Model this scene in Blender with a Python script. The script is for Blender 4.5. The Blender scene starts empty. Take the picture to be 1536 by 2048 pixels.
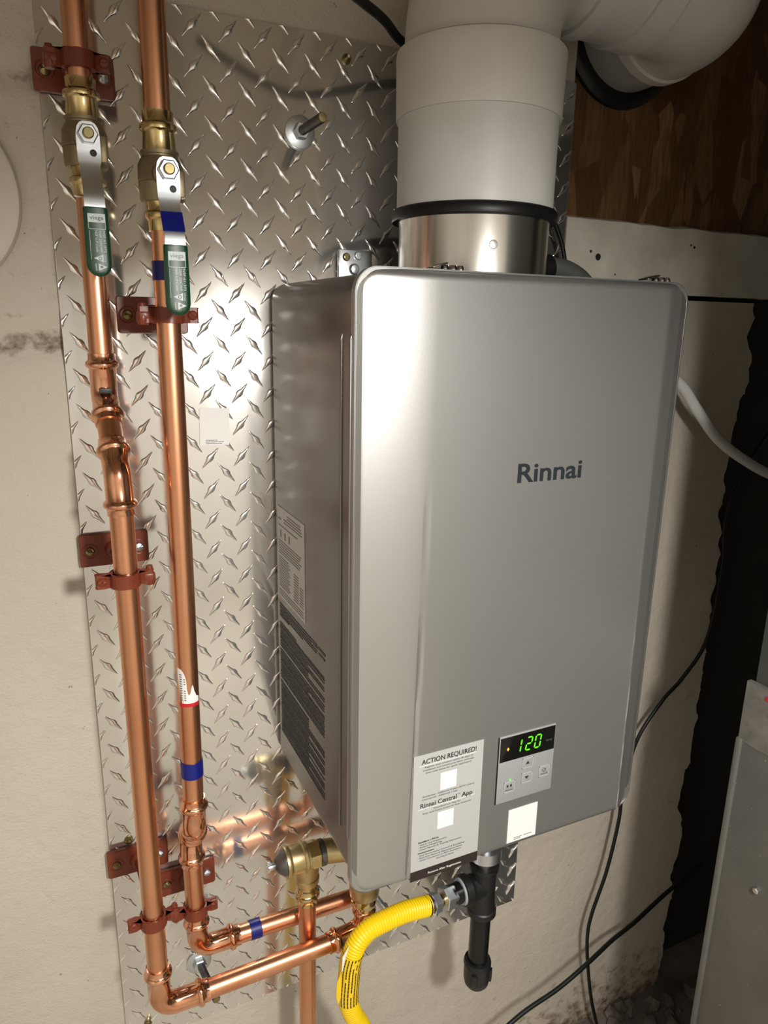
import bpy, bmesh, math, random
from mathutils import Vector, Matrix, noise

random.seed(7)
SC = bpy.context.scene
COL = SC.collection
PI = math.pi

# ------------------------------------------------------------------ camera, world, light, exposure
cd = bpy.data.cameras.new('camera'); cam = bpy.data.objects.new('camera', cd); COL.objects.link(cam)
cam.location = (-0.0243, -0.8015, 1.45)
cam.rotation_euler = (1.3143, -0.0185, -0.4393)
cd.sensor_fit = 'VERTICAL'; cd.sensor_height = 36.0; cd.lens = 1440.74 / 2048 * 36.0
cd.clip_start = 0.02
SC.camera = cam

w = bpy.data.worlds.new('world'); SC.world = w; w.use_nodes = True
w.node_tree.nodes['Background'].inputs[0].default_value = (0.8, 0.85, 0.9, 1)
w.node_tree.nodes['Background'].inputs[1].default_value = 0.02

ld = bpy.data.lights.new('work_lamp', 'SPOT'); lamp = bpy.data.objects.new('work_lamp', ld); COL.objects.link(lamp)
lamp.location = (0.232, -1.08, 1.56)
ld.energy = 52; ld.color = (1.0, 0.965, 0.905); ld.shadow_soft_size = 0.045
ld.spot_size = math.radians(84); ld.spot_blend = 1.0
lamp.rotation_euler = (Vector((0.33, 0.0, 0.88)) - lamp.location).to_track_quat('-Z', 'Y').to_euler()

fd = bpy.data.lights.new('fill_light', 'AREA'); fill = bpy.data.objects.new('fill_light', fd); COL.objects.link(fill)  # added fill light aimed at the unseen back wall, brightens metal reflections
fill.location = (0.25, -1.20, 1.95); fd.shape = 'RECTANGLE'; fd.size = 1.8; fd.size_y = 0.3; fd.energy = 36; fd.color = (1.0, 0.975, 0.93)
fill.rotation_euler = (Vector((0.15, -2.3, 0.25)) - fill.location).to_track_quat('-Z', 'Y').to_euler()

SC.view_settings.view_transform = 'Standard'; SC.view_settings.look = 'None'
SC.view_settings.gamma = 1.0; SC.view_settings.use_curve_mapping = False
SC.view_settings.exposure = 0.0

# ------------------------------------------------------------------ materials
def new_mat(name, color, rough=0.5, metal=0.0, spec=0.5, emit=None, estr=1.0, coat=0.0):
    m = bpy.data.materials.new(name); m.use_nodes = True
    b = m.node_tree.nodes['Principled BSDF']
    b.inputs['Base Color'].default_value = (*color, 1); b.inputs['Roughness'].default_value = rough
    b.inputs['Metallic'].default_value = metal; b.inputs['Specular IOR Level'].default_value = spec
    b.inputs['Coat Weight'].default_value = coat
    if emit:
        b.inputs['Emission Color'].default_value = (*emit, 1); b.inputs['Emission Strength'].default_value = estr
    return m

def nodes(m): return m.node_tree.nodes, m.node_tree.links, m.node_tree.nodes['Principled BSDF']

def coords(m, scale=(1, 1, 1), rot=(0, 0, 0)):
    n, l, b = nodes(m)
    tc = n.new('ShaderNodeTexCoord'); mp = n.new('ShaderNodeMapping')
    mp.inputs['Scale'].default_value = scale; mp.inputs['Rotation'].default_value = rot
    l.new(tc.outputs['Object'], mp.inputs['Vector']); return mp.outputs[0]

def noise_tex(m, vec, scale, detail=4, rough=0.55):
    n, l, b = nodes(m); t = n.new('ShaderNodeTexNoise')
    t.inputs['Scale'].default_value = scale; t.inputs['Detail'].default_value = detail; t.inputs['Roughness'].default_value = rough
    l.new(vec, t.inputs['Vector']); return t.outputs[0]

def ramp(m, fac, stops):
    n, l, b = nodes(m); r = n.new('ShaderNodeValToRGB')
    while len(r.color_ramp.elements) < len(stops): r.color_ramp.elements.new(0.5)
    for e, (p, c) in zip(r.color_ramp.elements, stops):
        e.position = p; e.color = (*c, 1) if len(c) == 3 else c
    l.new(fac, r.inputs[0]); return r.outputs[0]

def mixc(m, fac, a, b_):
    n, l, b = nodes(m); x = n.new('ShaderNodeMix'); x.data_type = 'RGBA'
    for inp, v in ((x.inputs[0], fac), (x.inputs[6], a), (x.inputs[7], b_)):
        if isinstance(v, (tuple, float)): inp.default_value = v if isinstance(v, float) else (*v, 1)
        else: l.new(v, inp)
    return x.outputs[2]

def bump(m, height, strength=0.3, dist=0.001):
    n, l, b = nodes(m); bp = n.new('ShaderNodeBump')
    bp.inputs['Strength'].default_value = strength; bp.inputs['Distance'].default_value = dist
    l.new(height, bp.inputs['Height'])
    if b.inputs['Normal'].is_linked: l.new(b.inputs['Normal'].links[0].from_socket, bp.inputs['Normal'])
    l.new(bp.outputs[0], b.inputs['Normal'])

def varied(name, c1, c2, rough, metal, scale=25, stretch=(1, 1, 1), rvar=0.0, bumps=0.0, bscale=300, **k):
    m = new_mat(name, c1, rough, metal, **k); n, l, b = nodes(m)
    v = coords(m, stretch); t = noise_tex(m, v, scale)
    l.new(mixc(m, ramp(m, t, [(0.35, (0, 0, 0)), (0.7, (1, 1, 1))]), c1, c2), b.inputs['Base Color'])
    if rvar:
        r = ramp(m, t, [(0.3, (rough - rvar,) * 3), (0.7, (rough + rvar,) * 3)]); l.new(r, b.inputs['Roughness'])
    if bumps: bump(m, noise_tex(m, v, bscale, 2), bumps, 0.0005)
    return m

M = {}
M['copper'] = varied('copper', (0.82, 0.42, 0.25), (0.68, 0.30, 0.16), 0.30, 1.0, 18, (1, 1, 0.35), 0.05)
M['copper_fit'] = varied('copper_fitting', (0.88, 0.48, 0.31), (0.72, 0.32, 0.19), 0.12, 1.0, 40, rvar=0.04)
M['brass'] = varied('brass', (0.72, 0.58, 0.30), (0.60, 0.46, 0.22), 0.16, 1.0, 60, rvar=0.04)
M['cast_brass'] = varied('cast_brass', (0.34, 0.28, 0.18), (0.26, 0.21, 0.13), 0.48, 0.9, 80, bumps=0.25, bscale=900)
M['cast_brass_pale'] = varied('pale_cast_brass', (0.62, 0.50, 0.27), (0.50, 0.39, 0.20), 0.38, 0.95, 80, bumps=0.2, bscale=900)
M['zinc'] = varied('zinc_plate', (0.70, 0.73, 0.76), (0.58, 0.62, 0.66), 0.36, 1.0, 50, rvar=0.06)
M['steel_dark'] = varied('dark_steel', (0.22, 0.22, 0.23), (0.14, 0.14, 0.15), 0.35, 1.0, 60)
M['steel'] = varied('stainless', (0.66, 0.64, 0.61), (0.54, 0.52, 0.49), 0.2, 1.0, 20, (1, 1, 0.1), 0.05)
M['chrome'] = new_mat('chrome', (0.6, 0.6, 0.62), 0.1, 1.0)
M['red'] = varied('oxide_red_paint', (0.18, 0.037, 0.016), (0.145, 0.029, 0.013), 0.33, 0.0, 30, spec=0.4, bumps=0.12, bscale=350)
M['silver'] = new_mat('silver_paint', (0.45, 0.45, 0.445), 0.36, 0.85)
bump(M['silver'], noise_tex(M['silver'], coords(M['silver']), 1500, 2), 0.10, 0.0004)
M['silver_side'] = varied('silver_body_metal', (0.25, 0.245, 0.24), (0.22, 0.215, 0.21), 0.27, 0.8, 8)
M['alu'] = varied('aluminium', (0.83, 0.825, 0.81), (0.77, 0.765, 0.75), 0.12, 0.9, 14, (1, 1, 0.5), 0.03, bumps=0.04, bscale=60)
M['alu_lug'] = new_mat('aluminium_tread', (0.84, 0.83, 0.81), 0.14, 0.9)
M['pvc'] = varied('white_pvc', (0.56, 0.555, 0.54), (0.50, 0.49, 0.475), 0.42, 0.0, 12)
M['pvc2'] = varied('white_pvc_fitting', (0.56, 0.545, 0.52), (0.50, 0.485, 0.46), 0.5, 0.0, 14)
M['pvc_grey'] = varied('grey_pvc', (0.40, 0.39, 0.39), (0.35, 0.34, 0.34), 0.4, 0.0, 12)
M['rubber'] = new_mat('black_rubber', (0.006, 0.006, 0.006), 0.42, spec=0.35)
M['iron'] = varied('black_iron', (0.008, 0.008, 0.008), (0.005, 0.005, 0.005), 0.2, 0.0, 30, spec=0.35)
M['cast_iron'] = varied('cast_iron', (0.018, 0.018, 0.018), (0.012, 0.012, 0.012), 0.42, 0.3, 60, bumps=0.3, bscale=700)
M['yellow'] = new_mat('yellow_coating', (0.88, 0.60, 0.004), 0.38)
M['yellow_label'] = new_mat('yellow_label', (0.84, 0.56, 0.01), 0.45)
M['blue'] = new_mat('blue_tape', (0.001, 0.005, 0.15), 0.42)
M['green'] = new_mat('green_vinyl', (0.002, 0.045, 0.017), 0.36)
M['paper'] = new_mat('white_paper', (0.74, 0.735, 0.72), 0.5)
M['paper_grey'] = new_mat('grey_film_label', (0.40, 0.40, 0.395), 0.45)
M['paper_side'] = new_mat('rating_paper', (0.48, 0.47, 0.44), 0.5)
M['ink'] = new_mat('black_ink', (0.02, 0.02, 0.02), 0.5)
M['ink_soft'] = new_mat('charcoal_ink', (0.055, 0.053, 0.05), 0.4)
M['ink_brown'] = new_mat('dark_brown_ink', (0.022, 0.014, 0.012), 0.45)
M['ink_grey'] = new_mat('grey_ink', (0.14, 0.14, 0.14), 0.5)
M['ink_white'] = new_mat('white_ink', (0.62, 0.70, 0.70), 0.5)
M['ink_red'] = new_mat('red_ink', (0.5, 0.01, 0.02), 0.45)
M['brand'] = new_mat('slate_lettering', (0.016, 0.020, 0.024), 0.6, spec=0.15)
M['glass_black'] = new_mat('display_black', (0.003, 0.003, 0.003), 0.12)
M['led_green'] = new_mat('green_segment', (0.02, 0.3, 0.0), 0.4, emit=(0.12, 1.0, 0.0), estr=1.3)
M['led_pale'] = new_mat('pale_green_lamp', (0.1, 0.4, 0.1), 0.4, emit=(0.25, 1.0, 0.2), estr=0.6)
M['led_amber'] = new_mat('amber_lamp', (0.4, 0.2, 0.0), 0.4, emit=(1.0, 0.45, 0.02), estr=1.2)
M['key'] = new_mat('grey_keypad', (0.27, 0.275, 0.28), 0.38)
M['key_edge'] = new_mat('pale_key_edge', (0.42, 0.42, 0.41), 0.4)
M['white_tube'] = new_mat('white_tubing', (0.62, 0.62, 0.62), 0.3)
M['cable'] = new_mat('black_cable', (0.006, 0.007, 0.006), 0.42, spec=0.3)
M['disc'] = varied('cream_plastic', (0.55, 0.49, 0.40), (0.50, 0.44, 0.36), 0.45, 0.0, 9)
M['cabinet'] = varied('grey_cabinet_paint', (0.125, 0.12, 0.108), (0.095, 0.092, 0.083), 0.5, 0.0, 14, bumps=0.25, bscale=260)
bump(M['cabinet'], noise_tex(M['cabinet'], coords(M['cabinet']), 70, 4), 0.3, 0.001)
_n, _l, _b = nodes(M['cabinet'])
_sp = ramp(M['cabinet'], noise_tex(M['cabinet'], coords(M['cabinet']), 230, 3, 0.6), [(0.0, (0, 0, 0)), (0.70, (0, 0, 0)), (0.73, (1, 1, 1))])
_l.new(mixc(M['cabinet'], _sp, _b.inputs['Base Color'].links[0].from_socket, (0.30, 0.29, 0.27)), _b.inputs['Base Color'])
M['plenum'] = varied('galvanised_plenum', (0.10, 0.105, 0.095), (0.07, 0.075, 0.07), 0.5, 0.2, 10)
M['tape_grey'] = varied('foil_tape', (0.20, 0.19, 0.175), (0.12, 0.115, 0.10), 0.42, 0.2, 40)
M['screw_gold'] = new_mat('yellow_zinc_screw', (0.32, 0.26, 0.13), 0.32, 1.0)

def wall_material(name, base, dark):
    m = new_mat(name, base, 0.62, 0.0, spec=0.25); n, l, b = nodes(m)
    v = coords(m)
    big = noise_tex(m, v, 3.2, 5, 0.6); sp = noise_tex(m, v, 90, 3, 0.6); fine = noise_tex(m, coords(m, (1, 1, 1.8), (0, 0.5, 0)), 260, 4, 0.6)
    c = mixc(m, ramp(m, big, [(0.35, (0, 0, 0)), (0.75, (0.55, 0.55, 0.55))]), base, dark)
    spots = ramp(m, sp, [(0.0, (1, 1, 1)), (0.235, (1, 1, 1)), (0.26, (0, 0, 0))])
    c = mixc(m, spots, c, (0.12, 0.095, 0.07))
    # dirt where paint wore off: along the mortar band, the foot of the wall and the broken right edge
    at = n.new('ShaderNodeAttribute'); at.attribute_name = 'wear'
    wn = noise_tex(m, v, 38, 6, 0.7)
    mt = n.new('ShaderNodeMath'); mt.operation = 'MULTIPLY_ADD'; l.new(at.outputs['Fac'], mt.inputs[0]); mt.inputs[1].default_value = 1.0
    mt2 = n.new('ShaderNodeMath'); mt2.operation = 'ADD'; l.new(mt.outputs[0], mt2.inputs[0]); l.new(wn, mt2.inputs[1]); mt.inputs[2].default_value = 0.0
    wf = ramp(m, mt2.outputs[0], [(0.78, (0, 0, 0)), (1.0, (1, 1, 1))])
    c = mixc(m, wf, c, (0.17, 0.115, 0.075))
    l.new(c, b.inputs['Base Color'])
    bump(m, fine, 0.7, 0.0014); bump(m, noise_tex(m, v, 60, 5), 0.7, 0.003)
    return m
M['wall'] = wall_material('cream_painted_plaster', (0.54, 0.49, 0.415), (0.44, 0.395, 0.33))
M['wall_room'] = varied('room_plaster', (0.78, 0.74, 0.67), (0.70, 0.66, 0.60), 0.7, 0.0, 4)
M['floor'] = varied('pale_floor_paint', (0.62, 0.57, 0.48), (0.54, 0.50, 0.42), 0.6, 0.0, 5)
M['concrete'] = varied('dirty_concrete', (0.16, 0.14, 0.115), (0.07, 0.06, 0.05), 0.8, 0.0, 14, bumps=0.8, bscale=90)
M['masonry_shade'] = varied('shade_dark_masonry', (0.014, 0.010, 0.007), (0.006, 0.005, 0.004), 0.9, 0.0, 18, bumps=0.9, bscale=60)  # near-black: shade of the deep gap is put into the masonry colour
M['joist'] = varied('joist_timber', (0.42, 0.36, 0.28), (0.34, 0.28, 0.21), 0.7, 0.0, 10, (1, 0.1, 1))

def osb_material():
    m = new_mat('oriented_strand_board', (0.2, 0.1, 0.04), 0.6, 0.0, spec=0.3); n, l, b = nodes(m)
    cols = []
    for rot, sc in (((0.0, 0.25, 0.0), (26, 26, 9)), ((0.0, -0.6, 0.0), (30, 30, 11)), ((0.0, 1.3, 0.0), (34, 34, 12))):
        vo = n.new('ShaderNodeTexVoronoi'); vo.inputs['Scale'].default_value = 1.0
        l.new(coords(m, sc, rot), vo.inputs['Vector']); cols.append(vo)
    sep = []
    for v in cols:
        s = n.new('ShaderNodeSeparateColor'); l.new(v.outputs['Color'], s.inputs[0]); sep.append(s.outputs[0])
    a = mixc(m, ramp(m, sep[2], [(0.45, (0, 0, 0)), (0.5, (1, 1, 1))]), sep[0], sep[1])
    grain = noise_tex(m, coords(m, (1, 1, 0.12), (0, 0.2, 0)), 220, 3)
    c = ramp(m, a, [(0.0, (0.10, 0.046, 0.017)), (0.35, (0.14, 0.07, 0.028)), (0.7, (0.19, 0.10, 0.043)), (1.0, (0.27, 0.165, 0.08))])
    c = mixc(m, ramp(m, grain, [(0.4, (0, 0, 0)), (0.7, (0.6, 0.6, 0.6))]), c, (0.05, 0.025, 0.01))
    l.new(c, b.inputs['Base Color']); bump(m, a, 0.6, 0.001); return m
M['osb'] = osb_material()
M['board'] = varied('dirty_white_board', (0.68, 0.66, 0.60), (0.50, 0.47, 0.41), 0.55, 0.0, 16, (1, 1, 0.8), bumps=0.5, bscale=120)

# ------------------------------------------------------------------ helpers
def thing(name, label, cat, loc, group=None):
    o = bpy.data.objects.new(name, None); COL.objects.link(o); o.location = loc
    o.empty_display_size = 0.05
    o['label'] = label; o['category'] = cat
    if group: o['group'] = group
    return o

def tag(o, label, cat, group=None):
    o['label'] = label; o['category'] = cat
    if group: o['group'] = group
    return o

def wloc(o):
    v = Vector(o.location)
    while o.parent: o = o.parent; v += Vector(o.location)
    return v

def link(name, bm_or_me, mat, parent=None, smooth=True, label=None, ang=40):
    if isinstance(bm_or_me, bmesh.types.BMesh):
        bmesh.ops.recalc_face_normals(bm_or_me, faces=bm_or_me.faces)
        me = bpy.data.meshes.new(name)
        if smooth:
            for f in bm_or_me.faces: f.smooth = True
            for e in bm_or_me.edges:
                if len(e.link_faces) == 2 and e.calc_face_angle(0) > math.radians(ang): e.smooth = False
        bm_or_me.to_mesh(me); bm_or_me.free()
    else: me = bm_or_me
    me.materials.clear(); me.materials.append(mat)
    o = bpy.data.objects.new(name, me); COL.objects.link(o)
    if parent:
        o.parent = parent; o.location = -wloc(parent)
    if label: o['label'] = label
    return o

def struct(name, bm, mat, **k):
    o = link(name, bm, mat, **k); o['kind'] = 'structure'; return o

def box(bm, x0, x1, y0, y1, z0, z1, bev=0.0, mat4=None):
    r = bmesh.ops.create_cube(bm, size=1.0)['verts']
    for v in r:
        v.co = Vector((x0 + (v.co.x + .5) * (x1 - x0), y0 + (v.co.y + .5) * (y1 - y0), z0 + (v.co.z + .5) * (z1 - z0)))
    if bev:
        es = list({e for v in r for e in v.link_edges})
        bv = bmesh.ops.bevel(bm, geom=es, offset=bev, segments=2, affect='EDGES', profile=0.5)
        r = list({v for f in bv['faces'] for v in f.verts} | {v for v in r if v.is_valid})
    if mat4: bmesh.ops.transform(bm, matrix=mat4, verts=r)
    return r

def BM(): return bmesh.new()

def smooth_path(pts, n=8):
    P = [Vector(p) for p in pts]; out = []
    for i in range(len(P) - 1):
        p0 = P[max(i - 1, 0)]; p1 = P[i]; p2 = P[i + 1]; p3 = P[min(i + 2, len(P) - 1)]
        for k in range(n):
            t = k / n
            out.append(0.5 * ((2 * p1) + (-p0 + p2) * t + (2 * p0 - 5 * p1 + 4 * p2 - p3) * t * t + (-p0 + 3 * p1 - 3 * p2 + p3) * t ** 3))
    out.append(P[-1]); return out

def sweep(bm, pts, radii, seg=28, caps=True, hexa=False):
    """tube along pts with a radius per point; equal points with different radii make steps"""
    P = [Vector(p) for p in pts]
    if isinstance(radii, (int, float)): radii = [radii] * len(P)
    T = []
    for i in range(len(P)):
        a = i
        while a > 0 and (P[a] - P[i]).length < 1e-7: a -= 1
        b = i
        while b < len(P) - 1 and (P[b] - P[i]).length < 1e-7: b += 1
        ta = (P[i] - P[a]); tb = (P[b] - P[i]); t = Vector()
        if ta.length > 1e-8: t += ta.normalized()
        if tb.length > 1e-8: t += tb.normalized()
        T.append(t.normalized() if t.length > 1e-8 else Vector((0, 0, 1)))
    n = T[0].orthogonal().normalized()
    ref = Vector((1, 0, 0)) if abs(T[0].x) < 0.8 else Vector((0, 0, 1))
    n = (ref - T[0] * ref.dot(T[0])).normalized()
    rings = []
    for i, p in enumerate(P):
        n = (n - T[i] * n.dot(T[i])).normalized(); b = T[i].cross(n)
        rings.append([bm.verts.new(p + (n * math.cos(2 * PI * k / seg) + b * math.sin(2 * PI * k / seg)) * radii[i]) for k in range(seg)])
    for a, b in zip(rings, rings[1:]):
        for k in range(seg):
            bm.faces.new((a[k], a[(k + 1) % seg], b[(k + 1) % seg], b[k]))
    if caps:
        bm.faces.new(rings[0][::-1]); bm.faces.new(rings[-1])

def axis_profile(bm, origin, direction, prof, seg=28):
    o = Vector(origin); d = Vector(direction).normalized()
    sweep(bm, [o + d * t for t, r in prof], [r for t, r in prof], seg)

def tube_obj(name, pts, r, mat, parent=None, seg=28, **k):
    bm = BM(); sweep(bm, pts, r, seg); return link(name, bm, mat, parent, **k)

def disc_y(bm, x, z, y0, y1, r, seg=24, r2=None):
    sweep(bm, [(x, y0, z), (x, y1, z)], [r, r if r2 is None else r2], seg)

def arc(c, u, v, r, a0, a1, n=10):
    c, u, v = Vector(c), Vector(u), Vector(v)
    return [c + u * (r * math.cos(a0 + (a1 - a0) * i / n)) + v * (r * math.sin(a0 + (a1 - a0) * i / n)) for i in range(n + 1)]

def text_bm(bm, s, width=None, height=None, origin=(0, 0, 0), u=(1, 0, 0), v=(0, 0, 1), align='LEFT', bold=0.0, lift=0.0003, shear=0.0):
    """letters as thin raised faces; origin = baseline left / centre; u = reading direction; v = up"""
    cu = bpy.data.curves.new('t', 'FONT'); cu.body = s; cu.size = 1; cu.offset = bold; cu.resolution_u = 3; cu.shear = shear
    ob = bpy.data.objects.new('t', cu); COL.objects.link(ob)
    dg = bpy.context.evaluated_depsgraph_get(); dg.update()
    me = bpy.data.meshes.new_from_object(ob.evaluated_get(dg))
    xs = [q.co.x for q in me.vertices]; ys = [q.co.y for q in me.vertices]
    if xs:
        x0, x1 = min(xs), max(xs)
        s_y = height / 0.70 if height else width / (x1 - x0)
        s_x = width / (x1 - x0) if width else s_y
        o = Vector(origin); U = Vector(u).normalized(); V = Vector(v).normalized(); N = U.cross(V)
        off = {'LEFT': 0, 'CENTER': 0.5, 'RIGHT': 1}[align] * (x1 - x0)
        vs = [bm.verts.new(o + U * ((q.co.x - x0 - off) * s_x) + V * (q.co.y * s_y) + N * lift) for q in me.vertices]
        for p in me.polygons:
            try: bm.faces.new([vs[i] for i in p.vertices])
            except ValueError: pass
    bpy.data.objects.remove(ob); bpy.data.meshes.remove(me); bpy.data.curves.remove(cu)

def quad_y(bm, x0, x1, z0, z1, y):
    vs = [bm.verts.new(c) for c in ((x0, y, z0), (x1, y, z0), (x1, y, z1), (x0, y, z1))]; bm.faces.new(vs)

# ================================================================== SETTING
def make_wall():
    bm = BM()
    X0, X1, Z0, Z1, S = -0.42, 1.06, 0.17, 1.92, 0.01
    nx = int(round((X1 - X0) / S)); nz = int(round((Z1 - Z0) / S))
    V = {}; wear = bm.verts.layers.float.new('wear')
    def edge(z): return 0.985 + 0.022 * noise.noise((z * 9, 3.1, 0)) + 0.010 * noise.noise((z * 31, 1.7, 0)) + 0.006 * noise.noise((z * 90, 5.7, 0)) + 0.02 * max(0, (0.5 - z))
    def vert(i, j):
        if (i, j) in V: return V[i, j]
        x = X0 + i * S; z = Z0 + j * S
        if x > 0.9: x = min(x, edge(z))
        y = 0.0045 + 0.0012 * noise.noise((x * 7, z * 7, 0.3)) + 0.0006 * noise.noise((x * 40, z * 40, 1.3))
        wv = 0.0
        if x < 0.02:
            t = (z - 1.4235 - 0.004 * noise.noise((x * 20, 0, 5))) / 0.013
            g = math.exp(-t * t); y += 0.007 * g; wv = max(wv, 0.60 * g * (0.6 + 3 * max(0, min(0.25, x + 0.1))))
            if abs(z - 1.665) < 0.006: y += 0.006; wv = max(wv, 0.36)
            if 1.44 < z < 1.662: wv = max(wv, 0.19)
            if abs(z - (1.375 + 0.02 * noise.noise((x * 12, 2, 9)))) < 0.004: wv = max(wv, 0.34); y += 0.002
            if z > 1.67: y -= 0.003
            else: y += 0.0016 * noise.noise((x * 55, z * 55, 2)) * (2.2 if z > 1.43 else 0)
        if z < 0.40: wv = max(wv, 0.30 * (0.40 - z) / 0.23 * 1.5)
        if x > 0.80: wv = max(wv, 0.20 * (x - 0.80) / 0.2)
        v = bm.verts.new((x, y, z)); v[wear] = wv; V[i, j] = v; return v
    for i in range(nx):
        for j in range(nz):
            x = X0 + (i + .5) * S; z = Z0 + (j + .5) * S
            if x - S * .5 > edge(z) - .001: continue
            if z > 1.49 and x > 0.6086: continue
            bm.faces.new((vert(i, j), vert(i + 1, j), vert(i + 1, j + 1), vert(i, j + 1)))
    # plain stretches outside the view
    for (a, b, c, d) in ((-1.3, X0, 0.17, 2.3), (X0, 0.6186, Z1, 2.3)):
        vs = [bm.verts.new(q) for q in ((a, 0.0045, c), (b, 0.0045, c), (b, 0.0045, d), (a, 0.0045, d))]; bm.faces.new(vs)
    geom = bmesh.ops.extrude_face_region(bm, geom=list(bm.faces))
    for v in geom['geom']:
        if isinstance(v, bmesh.types.BMVert): v.co.y = 0.035
    struct('wall_back', bm, M['wall'], ang=60)
make_wall()
bm = BM(); box(bm, -1.3, 2.3, 0.06, 0.14, 0.0, 2.35); struct('wall_back.001', bm, M['masonry_shade'], smooth=False)  # backing sheet past the broken wall edge, colour darkened as the shaded gap
bm = BM(); box(bm, -1.36, -1.3, -2.6, 0.14, 0.1, 2.35); struct('wall_left', bm, M['wall_room'], smooth=False)
bm = BM(); box(bm, 2.3, 2.36, -2.6, 0.14, 0.1, 2.35); struct('wall_right', bm, M['wall_room'], smooth=False)
bm = BM(); box(bm, -1.36, 2.36, -2.66, -2.6, 0.1, 2.35); struct('wall_front', bm, M['wall_room'], smooth=False)
bm = BM(); box(bm, -1.36, 2.36, -2.66, 0.14, 0.08, 0.17); struct('floor', bm, M['floor'], smooth=False)
bm = BM(); box(bm, -1.36, 2.36, -2.66, 0.14, 2.3, 2.36)
for k in range(9):
    x = -1.2 + k * 0.41; box(bm, x, x + 0.04, -2.6, 0.0, 2.2, 2.3)
struct('ceiling', bm, M['joist'], smooth=False)

# OSB infill and painted board in the old opening
bm = BM(); box(bm, 0.6120, 1.6, 0.018, 0.032, 1.575, 2.3)
o = struct('trim_1', bm, M['osb'], smooth=False); o['label'] = 'brown oriented strand board infill right of the tread plate'
bm = BM()
N = 48
pts = []
for i in range(N + 1):
    x = 0.612 + (1.5 - 0.612) * i / N
    pts.append((x, 1.497 + 0.0012 * noise.noise((x * 30, 0, 0)), 1.588 - 0.004 * (x - .6) + 0.003 * noise.noise((x * 22, 4, 0))))
rows = []
for x, a, b in pts:
    rows.append([bm.verts.new(c) for c in ((x, 0.001, a), (x, 0.001, b - .001), (x, 0.0025, b), (x, 0.018, b + 0.004), (x, 0.018, a))])
for r, s in zip(rows, rows[1:]):
    for k in range(5): bm.faces.new((r[k], s[k], s[(k + 1) % 5], r[(k + 1) % 5]))
bm.faces.new(rows[0]); bm.faces.new(rows[-1][::-1])
o = struct('trim_2', bm, M['board']); o['label'] = 'white painted sill board with grime and screw holes below the strand board'
for (x, z, r) in ((0.668, 1.541, 0.0045), (0.655, 1.5475, 0.0018), (0.842, 1.563, 0.002), (0.835, 1.5655, 0.0015), (0.70, 1.52, 0.0012)):
    bm = BM(); disc_y(bm, x, z, 0.0007, 0.0012, r, 14)
    h = link('screw_hole', bm, M['masonry_shade']); h.parent = o; h.location = (0, 0, 0)
# crumbs and broken masonry at the wall foot
bm = BM()
for k in range(90):
    x = random.uniform(0.80, 1.25); y = -random.uniform(0.0, 0.12); s = random.uniform(0.004, 0.016)
    m4 = Matrix.Translation((x, y, 0.17 + s * .4)) @ Matrix.Rotation(random.uniform(0, 3), 4, random.choice('XYZ'))
    vs = bmesh.ops.create_icosphere(bm, subdivisions=1, radius=s, matrix=m4)['verts']
    for v in vs: v.co += Vector([random.uniform(-.3, .3) * s for _ in range(3)])
bq = BM(); box(bq, .70, 2.2, -.62, .06, .168, .1745); struct('floor.001', bq, M['concrete'], smooth=False)
o = link('rubble', bm, M['concrete'], smooth=False); tag(o, 'loose crumbs of mortar lying along the foot of the wall', 'rubble'); o['kind'] = 'stuff'

# white round cover plate on the wall
bm = BM(); axis_profile(bm, (-0.114, 0.008, 1.556), (0, -1, 0), [(0, .090), (.010, .090), (.0135, .0875), (.0145, .083), (.0150, .05), (.0152, .001)], 64)
o = link('cover_plate', bm, M['disc']); tag(o, 'round cream blank cover disc on the wall left of the tread plate', 'cover')

# ================================================================== TREAD PLATE
PX, PZ0, PZ1 = 0.6096, 0.5253, 1.741
LP = 0.035537; LU = 0.1581 - 5 * LP; LW = 1.5312 + 6 * LP
plate = thing('tread_plate', 'large aluminium diamond tread plate screwed to the cream wall', 'metal plate', (PX / 2, 0.002, PZ0))
bm = BM(); box(bm, 0, PX, 0.0, 0.0032, PZ0, PZ1, 0.0007)
link('sheet', bm, M['alu'], plate)
def add_lug(bm, cx, cz, sgn):
    L = 0.0152
    prof = [(-1, 0.0), (-.80, .20), (-.55, .36), (-.36, .50), (-.25, .66), (-.14, .93), (0, 1), (.14, .93), (.25, .66), (.36, .50), (.55, .36), (.80, .20), (1, 0.0)]
    c, s = math.cos(math.radians(50)), math.sin(math.radians(50)) * sgn
    W = 0.0036
    def w(u, v, h): return bm.verts.new((cx + u * c - v * s, -h, cz + u * s + v * c))
    rows = []
    for u, f in prof:
        if f == 0: rows.append([w(u * L, 0, -0.0001)])
        else:
            h = 0.0013 * min(1, 0.55 + f * 0.6); a = W * f + 0.0003; g1 = a - min(.0005, a * .35); g2 = a - min(.0013, a * .75)
            rows.append([w(u * L, p, q) for p, q in ((-a, -0.0001), (-g1, h * .58), (-g2, h * .94), (0, h), (g2, h * .94), (g1, h * .58), (a, -0.0001))])
    for r, q in zip(rows, rows[1:]):
        if len(r) == 1:
            for k in range(6): bm.faces.new((r[0], q[k + 1], q[k]))
        elif len(q) == 1:
            for k in range(6): bm.faces.new((r[k], r[k + 1], q[0]))
        else:
            for k in range(6): bm.faces.new((r[k], r[k + 1], q[k + 1], q[k]))
bm = BM()
for i in range(-1, 19):
    for j in range(-1, 37):
        for (dx, dz, sg) in ((0, 0, -1), (.5, .5, 1)):
            x = LU + (i + dx) * LP; z = LW - (j + dz) * LP
            if -0.011 < x < PX + 0.011 and PZ0 - 0.012 < z < PZ1 + 0.012: add_lug(bm, x, z, sg)
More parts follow.
